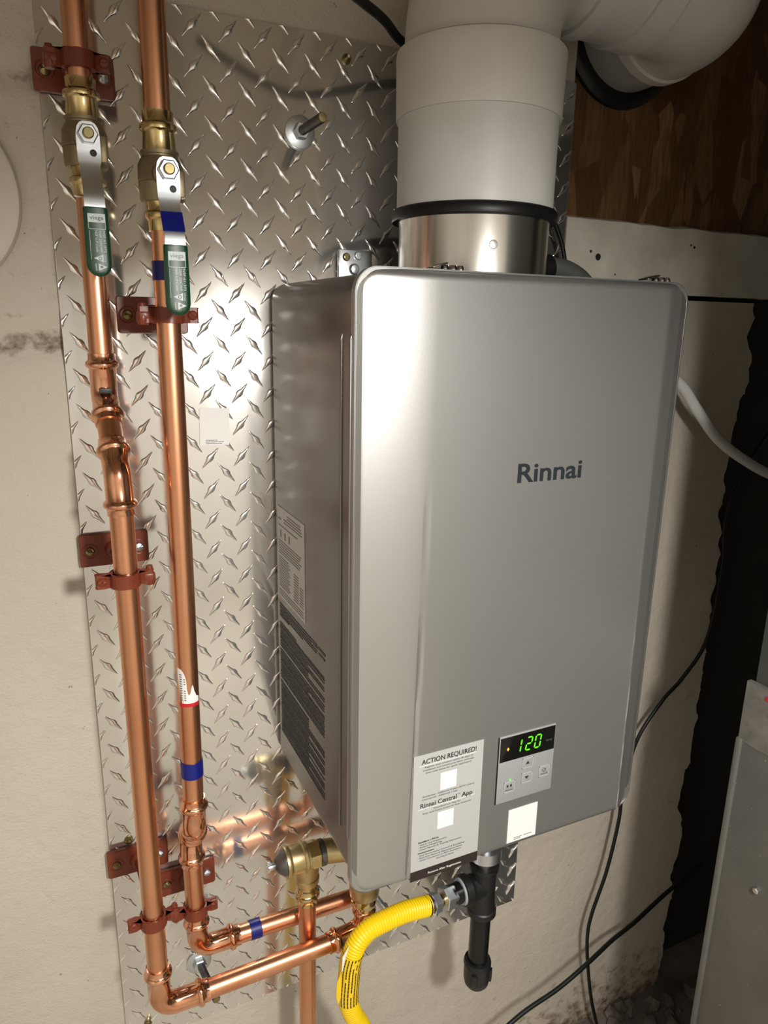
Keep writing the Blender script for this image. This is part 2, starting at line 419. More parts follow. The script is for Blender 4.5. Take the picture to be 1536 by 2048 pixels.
for co, no in (((0.0006, 0, 0), (-1, 0, 0)), ((PX - .0006, 0, 0), (1, 0, 0)), ((0, 0, PZ0 + .0006), (0, 0, -1)), ((0, 0, PZ1 - .0006), (0, 0, 1))):
    bmesh.ops.bisect_plane(bm, geom=list(bm.verts) + list(bm.edges) + list(bm.faces), plane_co=co, plane_no=no, clear_outer=True)
o = link('raised_tread', bm, M['alu_lug'], plate, ang=70); o['kind'] = 'stuff'
for x, z in ((0.3027, 1.7212), (0.5635, 1.7079), (0.022, 0.8372), (0.0271, 0.5524)):
    bm = BM(); axis_profile(bm, (x, 0, z), (0, -1, 0), [(0, .0052), (.001, .0052), (.0028, .0040), (.0036, .0022), (.0036, .0017), (.0022, .0014)], 20)
    link('screw', bm, M['screw_gold'], plate)

# anchor studs with nut and washer
def anchor(x, z, tipy, label, dx=0, dz=0):
    t = thing('anchor_bolt', label, 'bolt', (x, 0, z), 'anchor studs through the tread plate')
    bm = BM(); axis_profile(bm, (x, -.0003, z), (0, -1, 0), [(0, .0165), (.0018, .0165), (.0022, .0160), (.0022, .001)], 40); link('washer', bm, M['zinc'], t)
    bm = BM(); axis_profile(bm, (x, -.0023, z), (0, -1, 0), [(0, .0080), (.0008, .0088), (.0070, .0088), (.0080, .0078)], 6); link('nut', bm, M['zinc'], t, ang=20)
    bm = BM()
    n = int((-tipy) / 0.0007); P = []; R = []
    for k in range(n):
        f = k / (n - 1); P.append((x + dx * f, tipy * f, z + dz * f)); R.append(.0046 + (.0003 if k % 2 else -.0001))
    sweep(bm, P, R, 18); link('threaded_rod', bm, M['steel_dark'] if tipy < -.065 else M['zinc'], t)
    if tipy < -.065:
        bm = BM(); axis_profile(bm, (x + dx, tipy + .0005, z + dz), (0, -1, 0), [(0, .0046), (.0012, .0043), (.0014, .001)], 18); link('cut_end', bm, M['screw_gold'], t)
anchor(0.2492, 1.6440, -.068, 'steel stud with washer and nut near the plate top', 0.001, 0)
anchor(0.0965, 0.6230, -.066, 'zinc stud with nut between the two lower copper elbows', 0.009, 0)
anchor(0.3410, 0.6530, -.052, 'zinc stud right of the brass service valve above the yellow hose', 0.008, -.004)

# white code stickers (the code itself is left out)
def sticker(cx, cz, w_, h_, y, label, lines, tilt=0.0):
    t = thing('sticker', label, 'sticker', (cx, y, cz - h_ / 2))
    bm = BM(); box(bm, -w_ / 2, w_ / 2, -.0002, .0002, -h_ / 2, h_ / 2); bmesh.ops.transform(bm, matrix=Matrix.Translation((cx, y, cz)) @ Matrix.Rotation(tilt, 4, 'Y'), verts=bm.verts)
    link('paper', bm, M['paper'], t, smooth=False)
    bm = BM()
    for (lx, lz, ww) in lines:
        x = lx
        while x < lx + ww:
            q = random.uniform(.0008, .0022); box(bm, x, x + q, -.00045, -.0002, lz - .0004, lz + .0004); x += q + .0005
    bmesh.ops.transform(bm, matrix=Matrix.Translation((cx, y, cz)) @ Matrix.Rotation(tilt, 4, 'Y'), verts=bm.verts)
    link('fine_print', bm, M['ink_grey'], t, smooth=False)
sticker(0.1463, 1.3354, 0.0326, 0.0410, -.0016, 'small white square sticker on the tread plate beside the copper pipe',
        [(-.0095, -.0150, .012), (-.0095, -.0169, .018), (-.0095, -.0188, .017)], 0.03)

# ================================================================== WATER HEATER
HX0, HX1, HZ0, HZ1, HF, HR = 0.2123, 0.5794, 0.8859, 1.4949, -0.25, -0.2425
heater = thing('water_heater', 'silver grey wall-hung tankless water heater hanging on the tread plate', 'water heater', ((HX0 + HX1) / 2, -0.125, HZ0))

def rounded_rect(x0, x1, z0, z1, r, n=8):
    out = []
    for cx, cz, a in ((x1 - r, z1 - r, 0), (x0 + r, z1 - r, PI / 2), (x0 + r, z0 + r, PI), (x1 - r, z0 + r, 1.5 * PI)):
        for k in range(n + 1):
            t = a + PI / 2 * k / n; out.append((cx + r * math.cos(t), cz + r * math.sin(t)))
    return out

# body: rounded box, edges softened at the back
bm = BM(); rings = []
BX0, BX1, BZ0, BZ1 = 0.2127, 0.5790, 0.9037, 1.4900
for y, ins in ((-.0040, .0040), (-.0048, .0018), (-.0070, .0004), (-.0100, 0), (-.239, 0), (-.2425, .0012)):
    rings.append([bm.verts.new((x, y, z)) for x, z in rounded_rect(BX0 + ins, BX1 - ins, BZ0 + ins, BZ1 - ins, .019 - ins)])
for a, b in zip(rings, rings[1:]):
    for k in range(len(a)): bm.faces.new((a[k], a[(k + 1) % len(a)], b[(k + 1) % len(a)], b[k]))
bm.faces.new(rings[0]); bm.faces.new(rings[-1][::-1])
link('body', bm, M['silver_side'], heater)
for y in (-.2138, -.2346):
    P = [(BX0 + .0012, y, .947), (BX0 - .0008, y, .953), (BX0 - .0008, y, 1.437), (BX0 + .0012, y, 1.4436)]
    tube_obj('pressed_rib', P, [.0006, .0014, .0014, .0006], M['silver_side'], heater, 12)

# front cover
def cover():
    bm = BM(); R = 0.021; rr = 0.0085
    xl, xr = 0.2745, 0.5535
    xs = [0, .0006, .0016, .003, .005, .0075, .0105, .014, .018, .023, .029, .036, .044, .052, .0575, .0595, .0605, .0611, .0617, .0623, .0630, .0645, .0660, .0690, .0720, .0750, .09]
    X = [HX0 + a for a in xs]
    k = 0.0
    while X[-1] < xr - .02: X.append(X[-1] + .0125)
    X += [xr - .010, xr - .0075, xr - .005, xr - .003, xr - .0016, xr - .0006, xr, xr + .0008, xr + .0022, xr + .007, HX1 - .0105, HX1 - .0075, HX1 - .005, HX1 - .003, HX1 - .0016, HX1 - .0006, HX1]
    X = sorted(set(round(x, 6) for x in X if HX0 <= x <= HX1))
    ends = [0, .0006, .0016, .003, .005, .0075, .0105, .016, .03]
    def zlim(x):
        d = min(x - HX0, HX1 - x)
        return R - math.sqrt(max(0, R * R - (R - d) ** 2)) if d < R else 0.0
    def sdf(x, z):
        dx = min(x - HX0, HX1 - x); dz = min(z - HZ0, HZ1 - z)
        if dx < R and dz < R: return R - math.hypot(R - dx, R - dz)
        return min(dx, dz)
    def face_y(x, z):
        y = HF
        xl = 0.2745 + 0.013 * max(0, (z - 0.9) / 0.58); xr = 0.5540 - 0.007 * max(0, (z - 0.9) / 0.58)
        low = max(0.0, min(1.0, (1.36 - z) / 0.30))
        if x < xl:
            s = (xl - x) / (xl - HX0); y += 0.0085 * s ** (1.7 - 0.35 * low) - 0.0
            g = abs(x - (xl - .0015)); y += low * 0.0016 * math.exp(-(g / .0008) ** 2)
        if x > xr:
            s = (x - xr) / (HX1 - xr); y += 0.0110 * s ** 1.25
            g = abs(x - xr - .0004); y -= low * 0.0007 * math.exp(-(g / .0009) ** 2)
        d = max(0.0, min(sdf(x, z), rr)); y += 0
        f = rr - math.sqrt(max(0, rr * rr - (rr - d) ** 2))
        yr = -0.2345
        return y + (yr - y) * (f / rr) if d < rr else y
    cols = []
    for x in X:
        zz = zlim(x); a = HZ0 + zz; b = HZ1 - zz; L = b - a
        zs = [a + e for e in ends] + [a + .03 + (L - .06) * q / 36 for q in range(1, 36)] + [b - e for e in reversed(ends)]
        cols.append([bm.verts.new((x, face_y(x, z), z)) for z in zs])
    for p, q in zip(cols, cols[1:]):
        for i in range(len(p) - 1): bm.faces.new((p[i], q[i], q[i + 1], p[i + 1]))
    # returned rim and back
    be = [e for e in bm.edges if len(e.link_faces) == 1]
    ex = bmesh.ops.extrude_edge_only(bm, edges=be)['geom']
    nv = [g for g in ex if isinstance(g, bmesh.types.BMVert)]
    cx, cz = (HX0 + HX1) / 2, (HZ0 + HZ1) / 2
    for v in nv:
        v.co.y = -0.2422
    ne = [g for g in ex if isinstance(g, bmesh.types.BMEdge)]
    try: bmesh.ops.contextual_create(bm, geom=ne)
    except Exception: pass
    return bm
# (the rim starts slightly behind the panel face so the lip reads as sheet metal)
front = link('front_cover', cover(), M['silver'], heater, ang=50)
bm = BM()   # flange strip between cover and body
rg = []
for y, ins in ((-.2345, .0022), (-.2432, .0006)):
    rg.append([bm.verts.new((x, y, z)) for x, z in rounded_rect(HX0 + ins, HX1 - ins, HZ0 + ins, HZ1 - ins, .020)])
for k in range(len(rg[0])): bm.faces.new((rg[0][k], rg[0][(k + 1) % len(rg[0])], rg[1][(k + 1) % len(rg[0])], rg[1][k]))
bm.faces.new(rg[0])
link('cover_flange', bm, M['silver_side'], heater)

bm = BM(); text_bm(bm, 'Rinnai', 0.0765, 0.0182, (0.3778, HF, 1.3054), bold=0.018, lift=0.0004)
link('brand_lettering', bm, M['brand'], heater, smooth=False, label='dark slate brand lettering across the front')

# control panel
CX0, CX1, CZ0, CZ1 = 0.3772, 0.4502, 0.9510, 1.0322
bm = BM(); box(bm, CX0, CX1, HF - .0012, HF + .004, CZ0, CZ1, .0008)
panel = link('control_panel', bm, M['key'], heater)
bm = BM(); box(bm, CX0 - .0012, CX0 + .0002, HF - .0006, HF + .002, CZ0, CZ1); link('panel_gap', bm, M['rubber'], panel, smooth=False)
ZS = CZ1 - .0302
bm = BM(); box(bm, CX0 + .0010, CX1 - .0010, HF - .0016, HF - .0011, ZS, CZ1 - .0015, .0002); link('display_window', bm, M['glass_black'], panel)
def seg7(bm, cx, cz, s, on):
    H = .0150; Wd = .0078; t = .0017; y = HF - .0017
    sl = 0.12
    def hb(z): return [(-Wd / 2 + .0011, z), (Wd / 2 - .0011, z)]
    def poly(p):
        vs = [bm.verts.new((cx + a + b * sl, y, cz + b)) for a, b in p]
        bm.faces.new(vs)
    def hseg(z): poly([(-Wd / 2 + .0012, z), (-Wd / 2 + .0020, z + t / 2), (Wd / 2 - .0020, z + t / 2), (Wd / 2 - .0012, z), (Wd / 2 - .0020, z - t / 2), (-Wd / 2 + .0020, z - t / 2)])
    def vseg(x, z0, z1): poly([(x, z0), (x + t / 2, z0 + .0009), (x + t / 2, z1 - .0009), (x, z1), (x - t / 2, z1 - .0009), (x - t / 2, z0 + .0009)])
    A = {'a': lambda: hseg(H / 2), 'g': lambda: hseg(0), 'd': lambda: hseg(-H / 2), 'f': lambda: vseg(-Wd / 2 + .0005, .0005, H / 2 - .0003), 'b': lambda: vseg(Wd / 2 - .0005, .0005, H / 2 - .0003),
         'e': lambda: vseg(-Wd / 2 + .0005, -H / 2 + .0003, -.0005), 'c': lambda: vseg(Wd / 2 - .0005, -H / 2 + .0003, -.0005)}
    for k in on: A[k]()
zc = ZS + .0150
for nm, cx, on in (('1', .4033, 'bc'), ('2', .4150, 'abged'), ('0', .4265, 'abcdef')):
    bm = BM(); seg7(bm, cx - (.0 if nm != '1' else .0022), zc, 1, on); link('lit_digit', bm, M['led_green'], panel, smooth=False, label='glowing green digit ' + nm)
bm = BM()
vs = [bm.verts.new((.3880 + a, HF - .0017, zc - .0005 + b)) for a, b in ((0, -.0024), (.0016, 0), (0, .0024), (-.0016, 0))]; bm.faces.new(vs)
link('flame_lamp', bm, M['led_amber'], panel, smooth=False, label='small amber indicator')
bm = BM(); text_bm(bm, '°F/°C', .0085, .0022, (.4370, HF - .0016, zc - .0035)); link('unit_mark', bm, M['ink_grey'], panel, smooth=False)
def key_button(cx, cz, w_, h_, icon):
    bm = BM(); x0, x1, z0, z1 = cx - w_ / 2, cx + w_ / 2, cz - h_ / 2, cz + h_ / 2
    box(bm, x0, x1, HF - .0018, HF - .0009, z0, z1, .0004)
    b = link('button', bm, M['key'], panel)
    bm = BM(); e = .0006
    for (a0, a1, c0, c1) in ((x0, x1, z1 - e, z1), (x0, x1, z0, z0 + e), (x0, x0 + e, z0, z1), (x1 - e, x1, z0, z1)): box(bm, a0, a1, HF - .0022, HF - .0016, c0, c1)
    link('key_border', bm, M['key_edge'], b, smooth=False)
    bm = BM(); y = HF - .0020
    if icon in 'ud':
        s = 1 if icon == 'u' else -1
        bm.faces.new([bm.verts.new((cx + a, y, cz + q * s)) for a, q in ((-.0026, -.0016), (.0026, -.0016), (0, .0022))])
    elif icon == 'p':
        sweep(bm, arc((cx, y, cz + .0012), (1, 0, 0), (0, 0, 1), .0022, PI * .75, PI * 2.25, 12), .0003, 6)
        box(bm, cx - .0002, cx + .0002, y - .0003, y, cz + .0012, cz + .0038); text_bm(bm, 'On/Off', .0085, .0016, (cx, y, cz - .0042), align='CENTER')
    else:
        for q in (-.0022, .0022):
            box(bm, cx + q - .0009, cx + q + .0009, y - .0003, y, cz - .0002, cz + .0026)
        text_bm(bm, 'Priority', .0092, .0016, (cx, y, cz - .0042), align='CENTER')
    link('key_icon', bm, M['ink'], b, smooth=False)
key_button(.4150, .9937, .0138, .0122, 'u'); key_button(.4150, .9755, .0138, .0122, 'd')
key_button(.3925, .9700, .0142, .0130, 'x'); key_button(.4380, .9775, .0138, .0130, 'p')
bm = BM(); disc_y(bm, .3930, .9785, HF - .0024, HF - .0018, .0013, 12); link('priority_lamp', bm, M['led_pale'], panel)

# registration label
RX0, RX1, RZ0, RZ1 = .2760, .3575, .8879, 1.0355
yl = HF - .0004
bm = BM(); box(bm, RX0, RX1, yl - .0001, yl + .0005, RZ0, RZ1); reg = link('registration_label', bm, M['paper_grey'], heater, smooth=False)
bm = BM(); box(bm, RX0, RX1, yl - .0003, yl, RZ0, RZ0 + .0118); link('label_band', bm, M['ink_brown'], reg, smooth=False)
cx = (RX0 + RX1) / 2
bm = BM()
def tl(s, top, h, wd=None, al='CENTER', x=None, bold=0.0):
    text_bm(bm, s, wd, h, (cx if x is None else x, yl - .0003, RZ1 - top - h), align=al, bold=bold, lift=.0001)
tl('ACTION REQUIRED!', .0052, .0054, .0640, bold=.014)
tl('Register your product within 90 days of', .0135, .0018, .0565)
tl('installation and extend your labor coverage.', .0168, .0018, .0600)
tl('Scan code below for quick registration.', .0201, .0018, .0540)
tl('- Residential - Additional 4 years (6/7/11 years)', .0475, .0018, .0625)
tl('- Commercial - Additional 1 year', .0507, .0018, .0440, 'LEFT', RX0 + .0085)
tl('Rinnai Central', .0560, .0052, .0425, 'LEFT', RX0 + .0090, .014); tl('App', .0560, .0052, .0132, 'LEFT', RX0 + .0575, .014); tl('TM', .0558, .0013, .0030, 'LEFT', RX0 + .0525)
tl('Download our App for', .0640, .0018, .0320)
tl('Easy and Quick access to Key Features', .0674, .0018, .0570)
xl_ = RX0 + .0080
for s, top, wd, bo in (('Installers / PROs', .1010, .0240, .03), ('- Quick Unit Registration', .1042, .0335, 0), ('- Remote Monitoring', .1072, .0280, 0),
                       ('- Latest Manuals & Training Information', .1102, .0520, 0), ('Homeowners', .1140, .0190, .03), ('- Easy Recirculation Control & Scheduling', .1172, .0560, 0),
                       ('- Real-time Status & Maintenance Alerts', .1202, .0535, 0), ('- Quick Connection to PRO Assistance', .1232, .0520, 0)):
    tl(s, top, .0018, wd, 'LEFT', xl_, bo)
tl('And Much More', .1266, .0018, .0210)
link('label_print', bm, M['ink'], reg, smooth=False)
bm = BM(); text_bm(bm, 'Remove After Registration', .0400, .0026, (cx, yl - .0004, RZ0 + .0042), align='CENTER', bold=.008)
quad_y(bm, RX0 + .006, RX1 - .008, RZ1 - .01255, RZ1 - .01195, yl - .0003); quad_y(bm, RX0 + .006, RX1 - .008, RZ1 - .0628, RZ1 - .0622, yl - .0003)
quad_y(bm, cx - .0095, cx + .0095, RZ1 - .0460, RZ1 - .0258, yl - .0003); quad_y(bm, cx - .0110, cx + .0080, RZ1 - .0920, RZ1 - .0718, yl - .0003)
link('label_highlights', bm, M['paper'], reg, smooth=False)

# side labels (surface X = BX0)
xs_ = BX0 - .0004
def side_box(bm, y0, y1, z0, z1, d=0.0): box(bm, xs_ - d - .0002, xs_ + .0003 - d, y0, y1, z0, z1)
bm = BM(); side_box(bm, -.1105, -.0155, 1.1325, 1.2437); rl = link('rating_label', bm, M['paper_side'], heater, smooth=False, label='pale paper rating label')
bm = BM()
def sline(bm, y_left, y_right, z, h, d=.0003, dens=.0006):
    y = y_left
    while y > y_right:
        q = random.uniform(.001, .004); side_box(bm, max(y - q, y_right), y, z, z + h, d); y -= q + dens
for k in range(4): sline(bm, -.052, -.098 - .002 * k, 1.2375 - k * .0032, .0011)
sline(bm, -.020, -.030, 1.2290, .0016); sline(bm, -.040, -.052, 1.2310, .0016); sline(bm, -.040, -.050, 1.2275, .0012)
sline(bm, -.020, -.088, 1.2215, .0012); 
for y in (-.026, -.042, -.057): side_box(bm, y - .004, y, 1.2080, 1.2165, .0003)
for k in range(6): sline(bm, -.020, -.100 + .003 * (k % 3), 1.2030 - k * .0030, .0010)
for k in range(13):
    sline(bm, -.020, -.055 - .003 * (k % 3), 1.1830 - k * .0030, .0010)
    if k > 1: sline(bm, -.074, -.090, 1.1830 - k * .0030, .0010); 
    if k > 4: sline(bm, -.094, -.106, 1.1830 - k * .0030, .0010)
for k in range(3): sline(bm, -.019, -.106, 1.1420 - k * .0030, .0010)
link('rating_print', bm, M['ink_grey'], rl, smooth=False)
bm = BM()
sline(bm, -.150, -.1705, 1.1200, .0030, 0, .001); sline(bm, -.135, -.148, 1.1190, .0022, 0, .001); sline(bm, -.152, -.1705, 1.1150, .0018, 0, .001)
for k in range(58):
    z = 1.1215 - k * .0030
    if k in (7, 19, 33): continue
    a, b = -.0165, -.118 - .04 * random.random()
    if k > 8: b = -.168
    if 3 < k < 9: b = -.060 - .05 * random.random()
    if random.random() < .22: b += .05
    sline(bm, a, b, z, .0010 if k % 5 else .0017, 0, .0008)
sline(bm, -.1690, -.1694, 1.115, .001)
link('warning_print', bm, M['ink_soft'], heater, smooth=False, label='dense black warning print')

# latches on the cover's top edge
def latch(x):
    lt = link('latch', (lambda b: (box(b, x - .014, x + .012, -.232, -.214, HZ1 - .004, HZ1 + .0012, .0008), b)[1])(BM()), M['chrome'], heater)
    bm = BM()
    box(bm, -.011, .004, -.0075, .0075, 0, .0014, .0005, Matrix.Translation((x - .006, -.226, HZ1 + .0045)) @ Matrix.Rotation(-.28, 4, 'Y'))
    link('lever', bm, M['chrome'], lt)
    for q, r_ in ((-.002, .0042), (.006, .0046), (.0135, .0036)):
        bm = BM(); axis_profile(bm, (x + q, -.227, HZ1 + .0008), (0, 0, 1), [(0, r_), (.002, r_), (.004, r_ * .7), (.0045, r_ * .2)], 16); link('rivet', bm, M['chrome'], lt)
latch(0.3050); latch(0.5495)

# hanging bracket above the body
bm = BM(); box(bm, .2918, .3330, -.0060, -.0030, 1.470, 1.5292, .0008)
br = link('mounting_bracket', bm, M['zinc'], heater)
bm = BM(); box(bm, .2908, .2922, -.0105, -.0035, 1.470, 1.5280, .0004); link('bracket_lip', bm, M['zinc'], br)
for x, z, mt in ((.3012, 1.5212, 'screw_gold'), (.3152, 1.5232, 'zinc')):
    bm = BM(); axis_profile(bm, (x, -.006, z), (0, -1, 0), [(0, .0046), (.0008, .0046), (.0026, .0036), (.0030, .0020), (.0018, .0016)], 20); link('screw', bm, M[mt], br)
bm = BM(); axis_profile(bm, (.3105, -.006, 1.5085), (0, -1, 0), [(0, .0062), (.0015, .0062), (.0040, .0045), (.0046, .001)], 24); link('keyhole_bolt', bm, M['zinc'], br)
# short grey hose elbow on top at the right, behind the flue
tube_obj('top_elbow', smooth_path([(.492, -.105, 1.512), (.510, -.105, 1.514), (.530, -.105, 1.512), (.552, -.105, 1.503), (.572, -.105, 1.487)]), .0115, M['plenum'], heater, label='grey elbow on the casing top')
tube_obj('elbow_collar', [(.495, -.105, 1.512), (.507, -.105, 1.514)], .0145, M['rubber'], heater)
# underside inlets
for x, y, r in ((.288, -.10, .014), (.446, -.14, .0155), (.327, -.064, .013)):
    bm = BM(); axis_profile(bm, (x, y, .9045), (0, 0, -1), [(0, r * 1.5), (.003, r * 1.5), (.003, r), (.03, r)], 24); link('pipe_port', bm, M['cast_brass_pale'], heater)

# ================================================================== VENT
FX, FY = .3959, -.12
vent = thing('vent_pipe', 'white plastic vent rising from the heater and turning into the wall', 'vent pipe', (FX, FY, 1.49))
def vz(name, prof, mat, **k):
    bm = BM(); sweep(bm, [(FX, FY, z) for z, r in prof], [r for z, r in prof], 72); return link(name, bm, mat, vent, **k)
vz('stainless_collar', [(1.4885, .0768), (1.5480, .0768), (1.5500, .0778), (1.5520, .0778)], M['steel'])
bm = BM(); axis_profile(bm, (FX - .022, FY - .0735, 1.5235), (-.30, -1, 0), [(0, .0042), (.0008, .0038), (.0012, .001)], 18); link('collar_dimple', bm, M['steel'], vent)
vz('rubber_gasket', [(1.5500, .0790), (1.5500, .0838), (1.5515, .0846), (1.5590, .0846), (1.5612, .0828), (1.5620, .0800)], M['rubber'])
vz('straight_pipe', [(1.5600, .0796), (1.650, .0796)], M['pvc'])
vz('coupling', [(1.6440, .0800), (1.6440, .0816), (1.6452, .0820), (1.6900, .0828), (1.6985, .0832), (1.7030, .0826), (1.7050, .0790), (1.7052, .075)], M['pvc2'])
AZ = 1.820
P = [(FX, FY, 1.700), (FX, FY, 1.716)] + arc((FX + .104, FY, AZ - .104), (-1, 0, 0), (0, 0, 1), .104, 0.0, PI / 2, 16)
R = [.0750] * len(P)
P += [(.5000, FY, AZ), (.5000, FY, AZ), (.5190, FY, AZ), (.5190, FY, AZ)]; R += [.0750, .0795, .0800, .0775]
bm = BM(); sweep(bm, P, R, 56); link('elbow', bm, M['pvc2'], vent)
bm = BM(); sweep(bm, [(.515, FY, AZ), (.575, FY, AZ)], .0768, 56); link('horizontal_pipe', bm, M['pvc'], vent)
WX = .6905; rb = .060
P = [(.5660, FY, AZ), (.5660, FY, AZ), (.5975, FY, AZ), (.6010, FY, AZ), (WX - rb, FY, AZ)]; R = [.0775, .0808, .0815, .0785, .0785]
P += arc((WX - rb, FY + rb, AZ), (0, -1, 0), (1, 0, 0), rb, 0, PI / 2, 16)[1:]; R += [.0790] * 16
P += [(WX, -.0590, AZ), (WX, -.0570, AZ), (WX, -.0440, AZ), (WX, -.0440, AZ)]; R += [.0790, .0818, .0818, .0780]
bm = BM(); sweep(bm, P, R, 56); link('elbow', bm, M['pvc2'], vent)
bm = BM(); sweep(bm, [(WX, -.050, AZ), (WX, .045, AZ)], .0765, 56); link('wall_stub', bm, M['pvc_grey'], vent, label='grey stub entering the strand board')
bm = BM(); axis_profile(bm, (WX, .0185, AZ), (0, -1, 0), [(0, .0945), (.006, .094), (.010, .090), (.012, .0820), (.012, .0770)], 64); link('wall_gasket', bm, M['rubber'], vent)

# ================================================================== COPPER
PR = .0111
def run(name, pts, parent, r=PR, mat='copper', seg=28): return tube_obj(name, pts, r, M[mat], parent, seg)
CUP = [(0, .0112), (.0002, .0126), (.0062, .0126), (.0072, .0134), (.0085, .0151), (.0105, .0156), (.0125, .0151), (.0140, .0134), (.0150, .0126)]
def press_elbow(bm, a, c, b, rad, cup=CUP, body=.0124, tail=.006, tail2=None):
    """elbow from point a (cup mouth) round corner c to b (cup mouth)"""
    a, b, c = Vector(a), Vector(b), Vector(c); d1 = (c - a).normalized(); d2 = (b - c).normalized()
    th = d1.angle(d2); tan = rad * math.tan(th / 2)
    P = []; R = []
    for t, r in cup: P.append(a + d1 * t); R.append(r)
    s = c - d1 * tan; e = c + d2 * tan
    n = (d2 - d1 * d2.dot(d1)).normalized(); o = s + n * rad
    for k in range(13):
        q = th * k / 12; P.append(o - n * (rad * math.cos(q)) + d1 * (rad * math.sin(q))); R.append(body)
    for t, r in reversed(cup): P.append(b - d2 * t); R.append(r)
    sweep(bm, P, R, 32)
def cup_at(bm, p, d, rev=False, cup=CUP, extra=()):
    p, d = Vector(p), Vector(d).normalized(); pr = list(cup) + list(extra)
    sweep(bm, [p + d * t for t, r in pr], [r for t, r in pr], 32)
def band(name, p, d, w_, r, mat, parent, **k):
    p, d = Vector(p), Vector(d).normalized(); return tube_obj(name, [p - d * w_ / 2, p - d * w_ / 2, p + d * w_ / 2, p + d * w_ / 2], [r - .0006, r, r, r - .0006], mat, parent, 32, **k)

AX, AY1, AY2 = .0315, -.045, -.108
A2X = .0335
BX, BY1, BY2 = .0877, -.100, -.061
B2X = .0862
left = thing('copper_pipe', 'left copper water pipe, offset by two angled press fittings, turning right at its foot', 'copper pipe', (A2X, AY2, .69))
run('pipe_section', [(AX, AY1, 1.649), (AX, AY1, 1.90)], left)
run('pipe_section', [(AX, AY1, 1.400), (AX, AY1, 1.5545)], left)
# offset
a0 = Vector((AX, AY1, 1.417)); c0 = Vector((AX, AY1, 1.3755)); c1 = Vector((.0325, AY2, 1.3120)); a1 = Vector((A2X, AY2, 1.272))
dd = (c1 - c0).normalized()
bm = BM(); press_elbow(bm, a0, c0, c0 + dd * .0335, .018); link('press_fitting', bm, M['copper_fit'], left, label='bright angled press fitting')
bm = BM(); press_elbow(bm, c1 - dd * .0345, c1, a1, .018); link('press_fitting', bm, M['copper_fit'], left, label='bright angled press fitting')
run('pipe_section', [c0 + dd * .024, c1 - dd * .024], left)
bm = BM(); box(bm, AX - .0055, AX + .0055, AY1 - .0158, AY1 - .012, 1.3800, 1.3850, .0005); link('leak_mark', bm, M['ink'], left)
run('pipe_section', [(A2X, AY2, 1.285), (A2X + .0005, AY2, .99), (.0350, AY2, .742)], left)
AHZ = .6900
bm = BM(); press_elbow(bm, (.0350, AY2, .7480), (.0352, AY2, AHZ), (.0900, AY2, AHZ), .0185); link('press_elbow', bm, M['copper_fit'], left)
run('pipe_section', [(.082, AY2, AHZ), (.2460, AY2, AHZ + .003)], left)
bm = BM(); press_elbow(bm, (.2390, AY2, AHZ + .003), (.2900, AY2 + .004, AHZ + .004), (.2900, AY2 + .004, .7330), .0175); link('press_elbow', bm, M['copper_fit'], left)

right = thing('copper_pipe', 'right copper water pipe with blue tape bands, turning right behind the other', 'copper pipe', (B2X, BY2, .70))
run('pipe_section', [(BX, BY1, 1.612), (BX, BY1, 1.90)], right)
run('pipe_section', [(BX, BY1, 1.5245), (.0872, BY1, 1.2), (.0855, BY1, .930)], right)
b0 = Vector((.0855, BY1, .9460)); d0 = Vector((.0856, BY1, .9075)); d1 = Vector((B2X, BY2, .8680)); b1 = Vector((B2X, BY2, .8285))
ee = (d1 - d0).normalized()
bm = BM(); press_elbow(bm, b0, d0, d0 + ee * .0300, .016); link('press_fitting', bm, M['copper_fit'], right, label='bright angled press fitting')
bm = BM(); press_elbow(bm, d1 - ee * .0265, d1, b1, .016); link('press_fitting', bm, M['copper_fit'], right, label='bright angled press fitting')
run('pipe_section', [(B2X, BY2, .836), (B2X + .001, BY2, .742)], right)
BHZ = .7060
bm = BM(); press_elbow(bm, (B2X + .001, BY2, .7560), (B2X + .0015, BY2, BHZ), (.1390, BY2, BHZ), .0185); link('press_elbow', bm, M['copper_fit'], right)
run('pipe_section', [(.130, BY2, BHZ), (.3080, BY2, BHZ - .003)], right)
bm = BM(); press_elbow(bm, (.2960, BY2, BHZ - .003), (.3270, BY2, BHZ - .003), (.3270, BY2, .745), .0175); link('press_elbow', bm, M['copper_fit'], right)
run('pipe_section', [(.327, BY2, .738), (.327, BY2, .880)], right)
band('tape_band', (BX - .0005, BY1, 1.4915), (0, 0, 1), .0165, .01165, M['blue'], right, label='dark blue tape band under the valve handle')
band('tape_band', (.0860, BY1, .9835), (0, 0, 1), .0190, .0118, M['blue'], right, label='blue tape band above the angled fittings')
band('tape_band', (.1585, BY2, BHZ), (1, 0, 0), .0140, .0118, M['blue'], right, label='blue tape band on the horizontal run')
# torn paper label on the pipe
bm = BM()
outline = [(.07, .060), (.14, .060), (.22, .0585), (.30, .055), (.36, .050), (.41, .044), (.43, .036), (.44, .028), (.47, .020), (.52, .017), (.58, .020), (.64, .028), (.68, .033), (.72, .030), (.76, .022), (.84, .014), (.92, .012)]
def on_pipe(u, z, r_=.0114):
    a = PI + 1.41 + math.asin(max(-1, min(1, 2 * u - 1))); return (.0868 + r_ * math.cos(a), BY1 + r_ * math.sin(a), z)
LB = 1.0625
vb = [bm.verts.new(on_pipe(u, LB)) for u, h in outline]; vt = [bm.verts.new(on_pipe(u, LB + h * .70)) for u, h in outline]
for k in range(len(vt) - 1): bm.faces.new((vb[k], vb[k + 1], vt[k + 1], vt[k]))
pl = link('torn_label', bm, M['paper'], right, label='torn white paper label')
bm = BM(); v0 = [bm.verts.new(on_pipe(u, LB - .0015, .01155)) for u, h in outline]; v1 = [bm.verts.new(on_pipe(u, LB + .0025, .01155)) for u, h in outline]
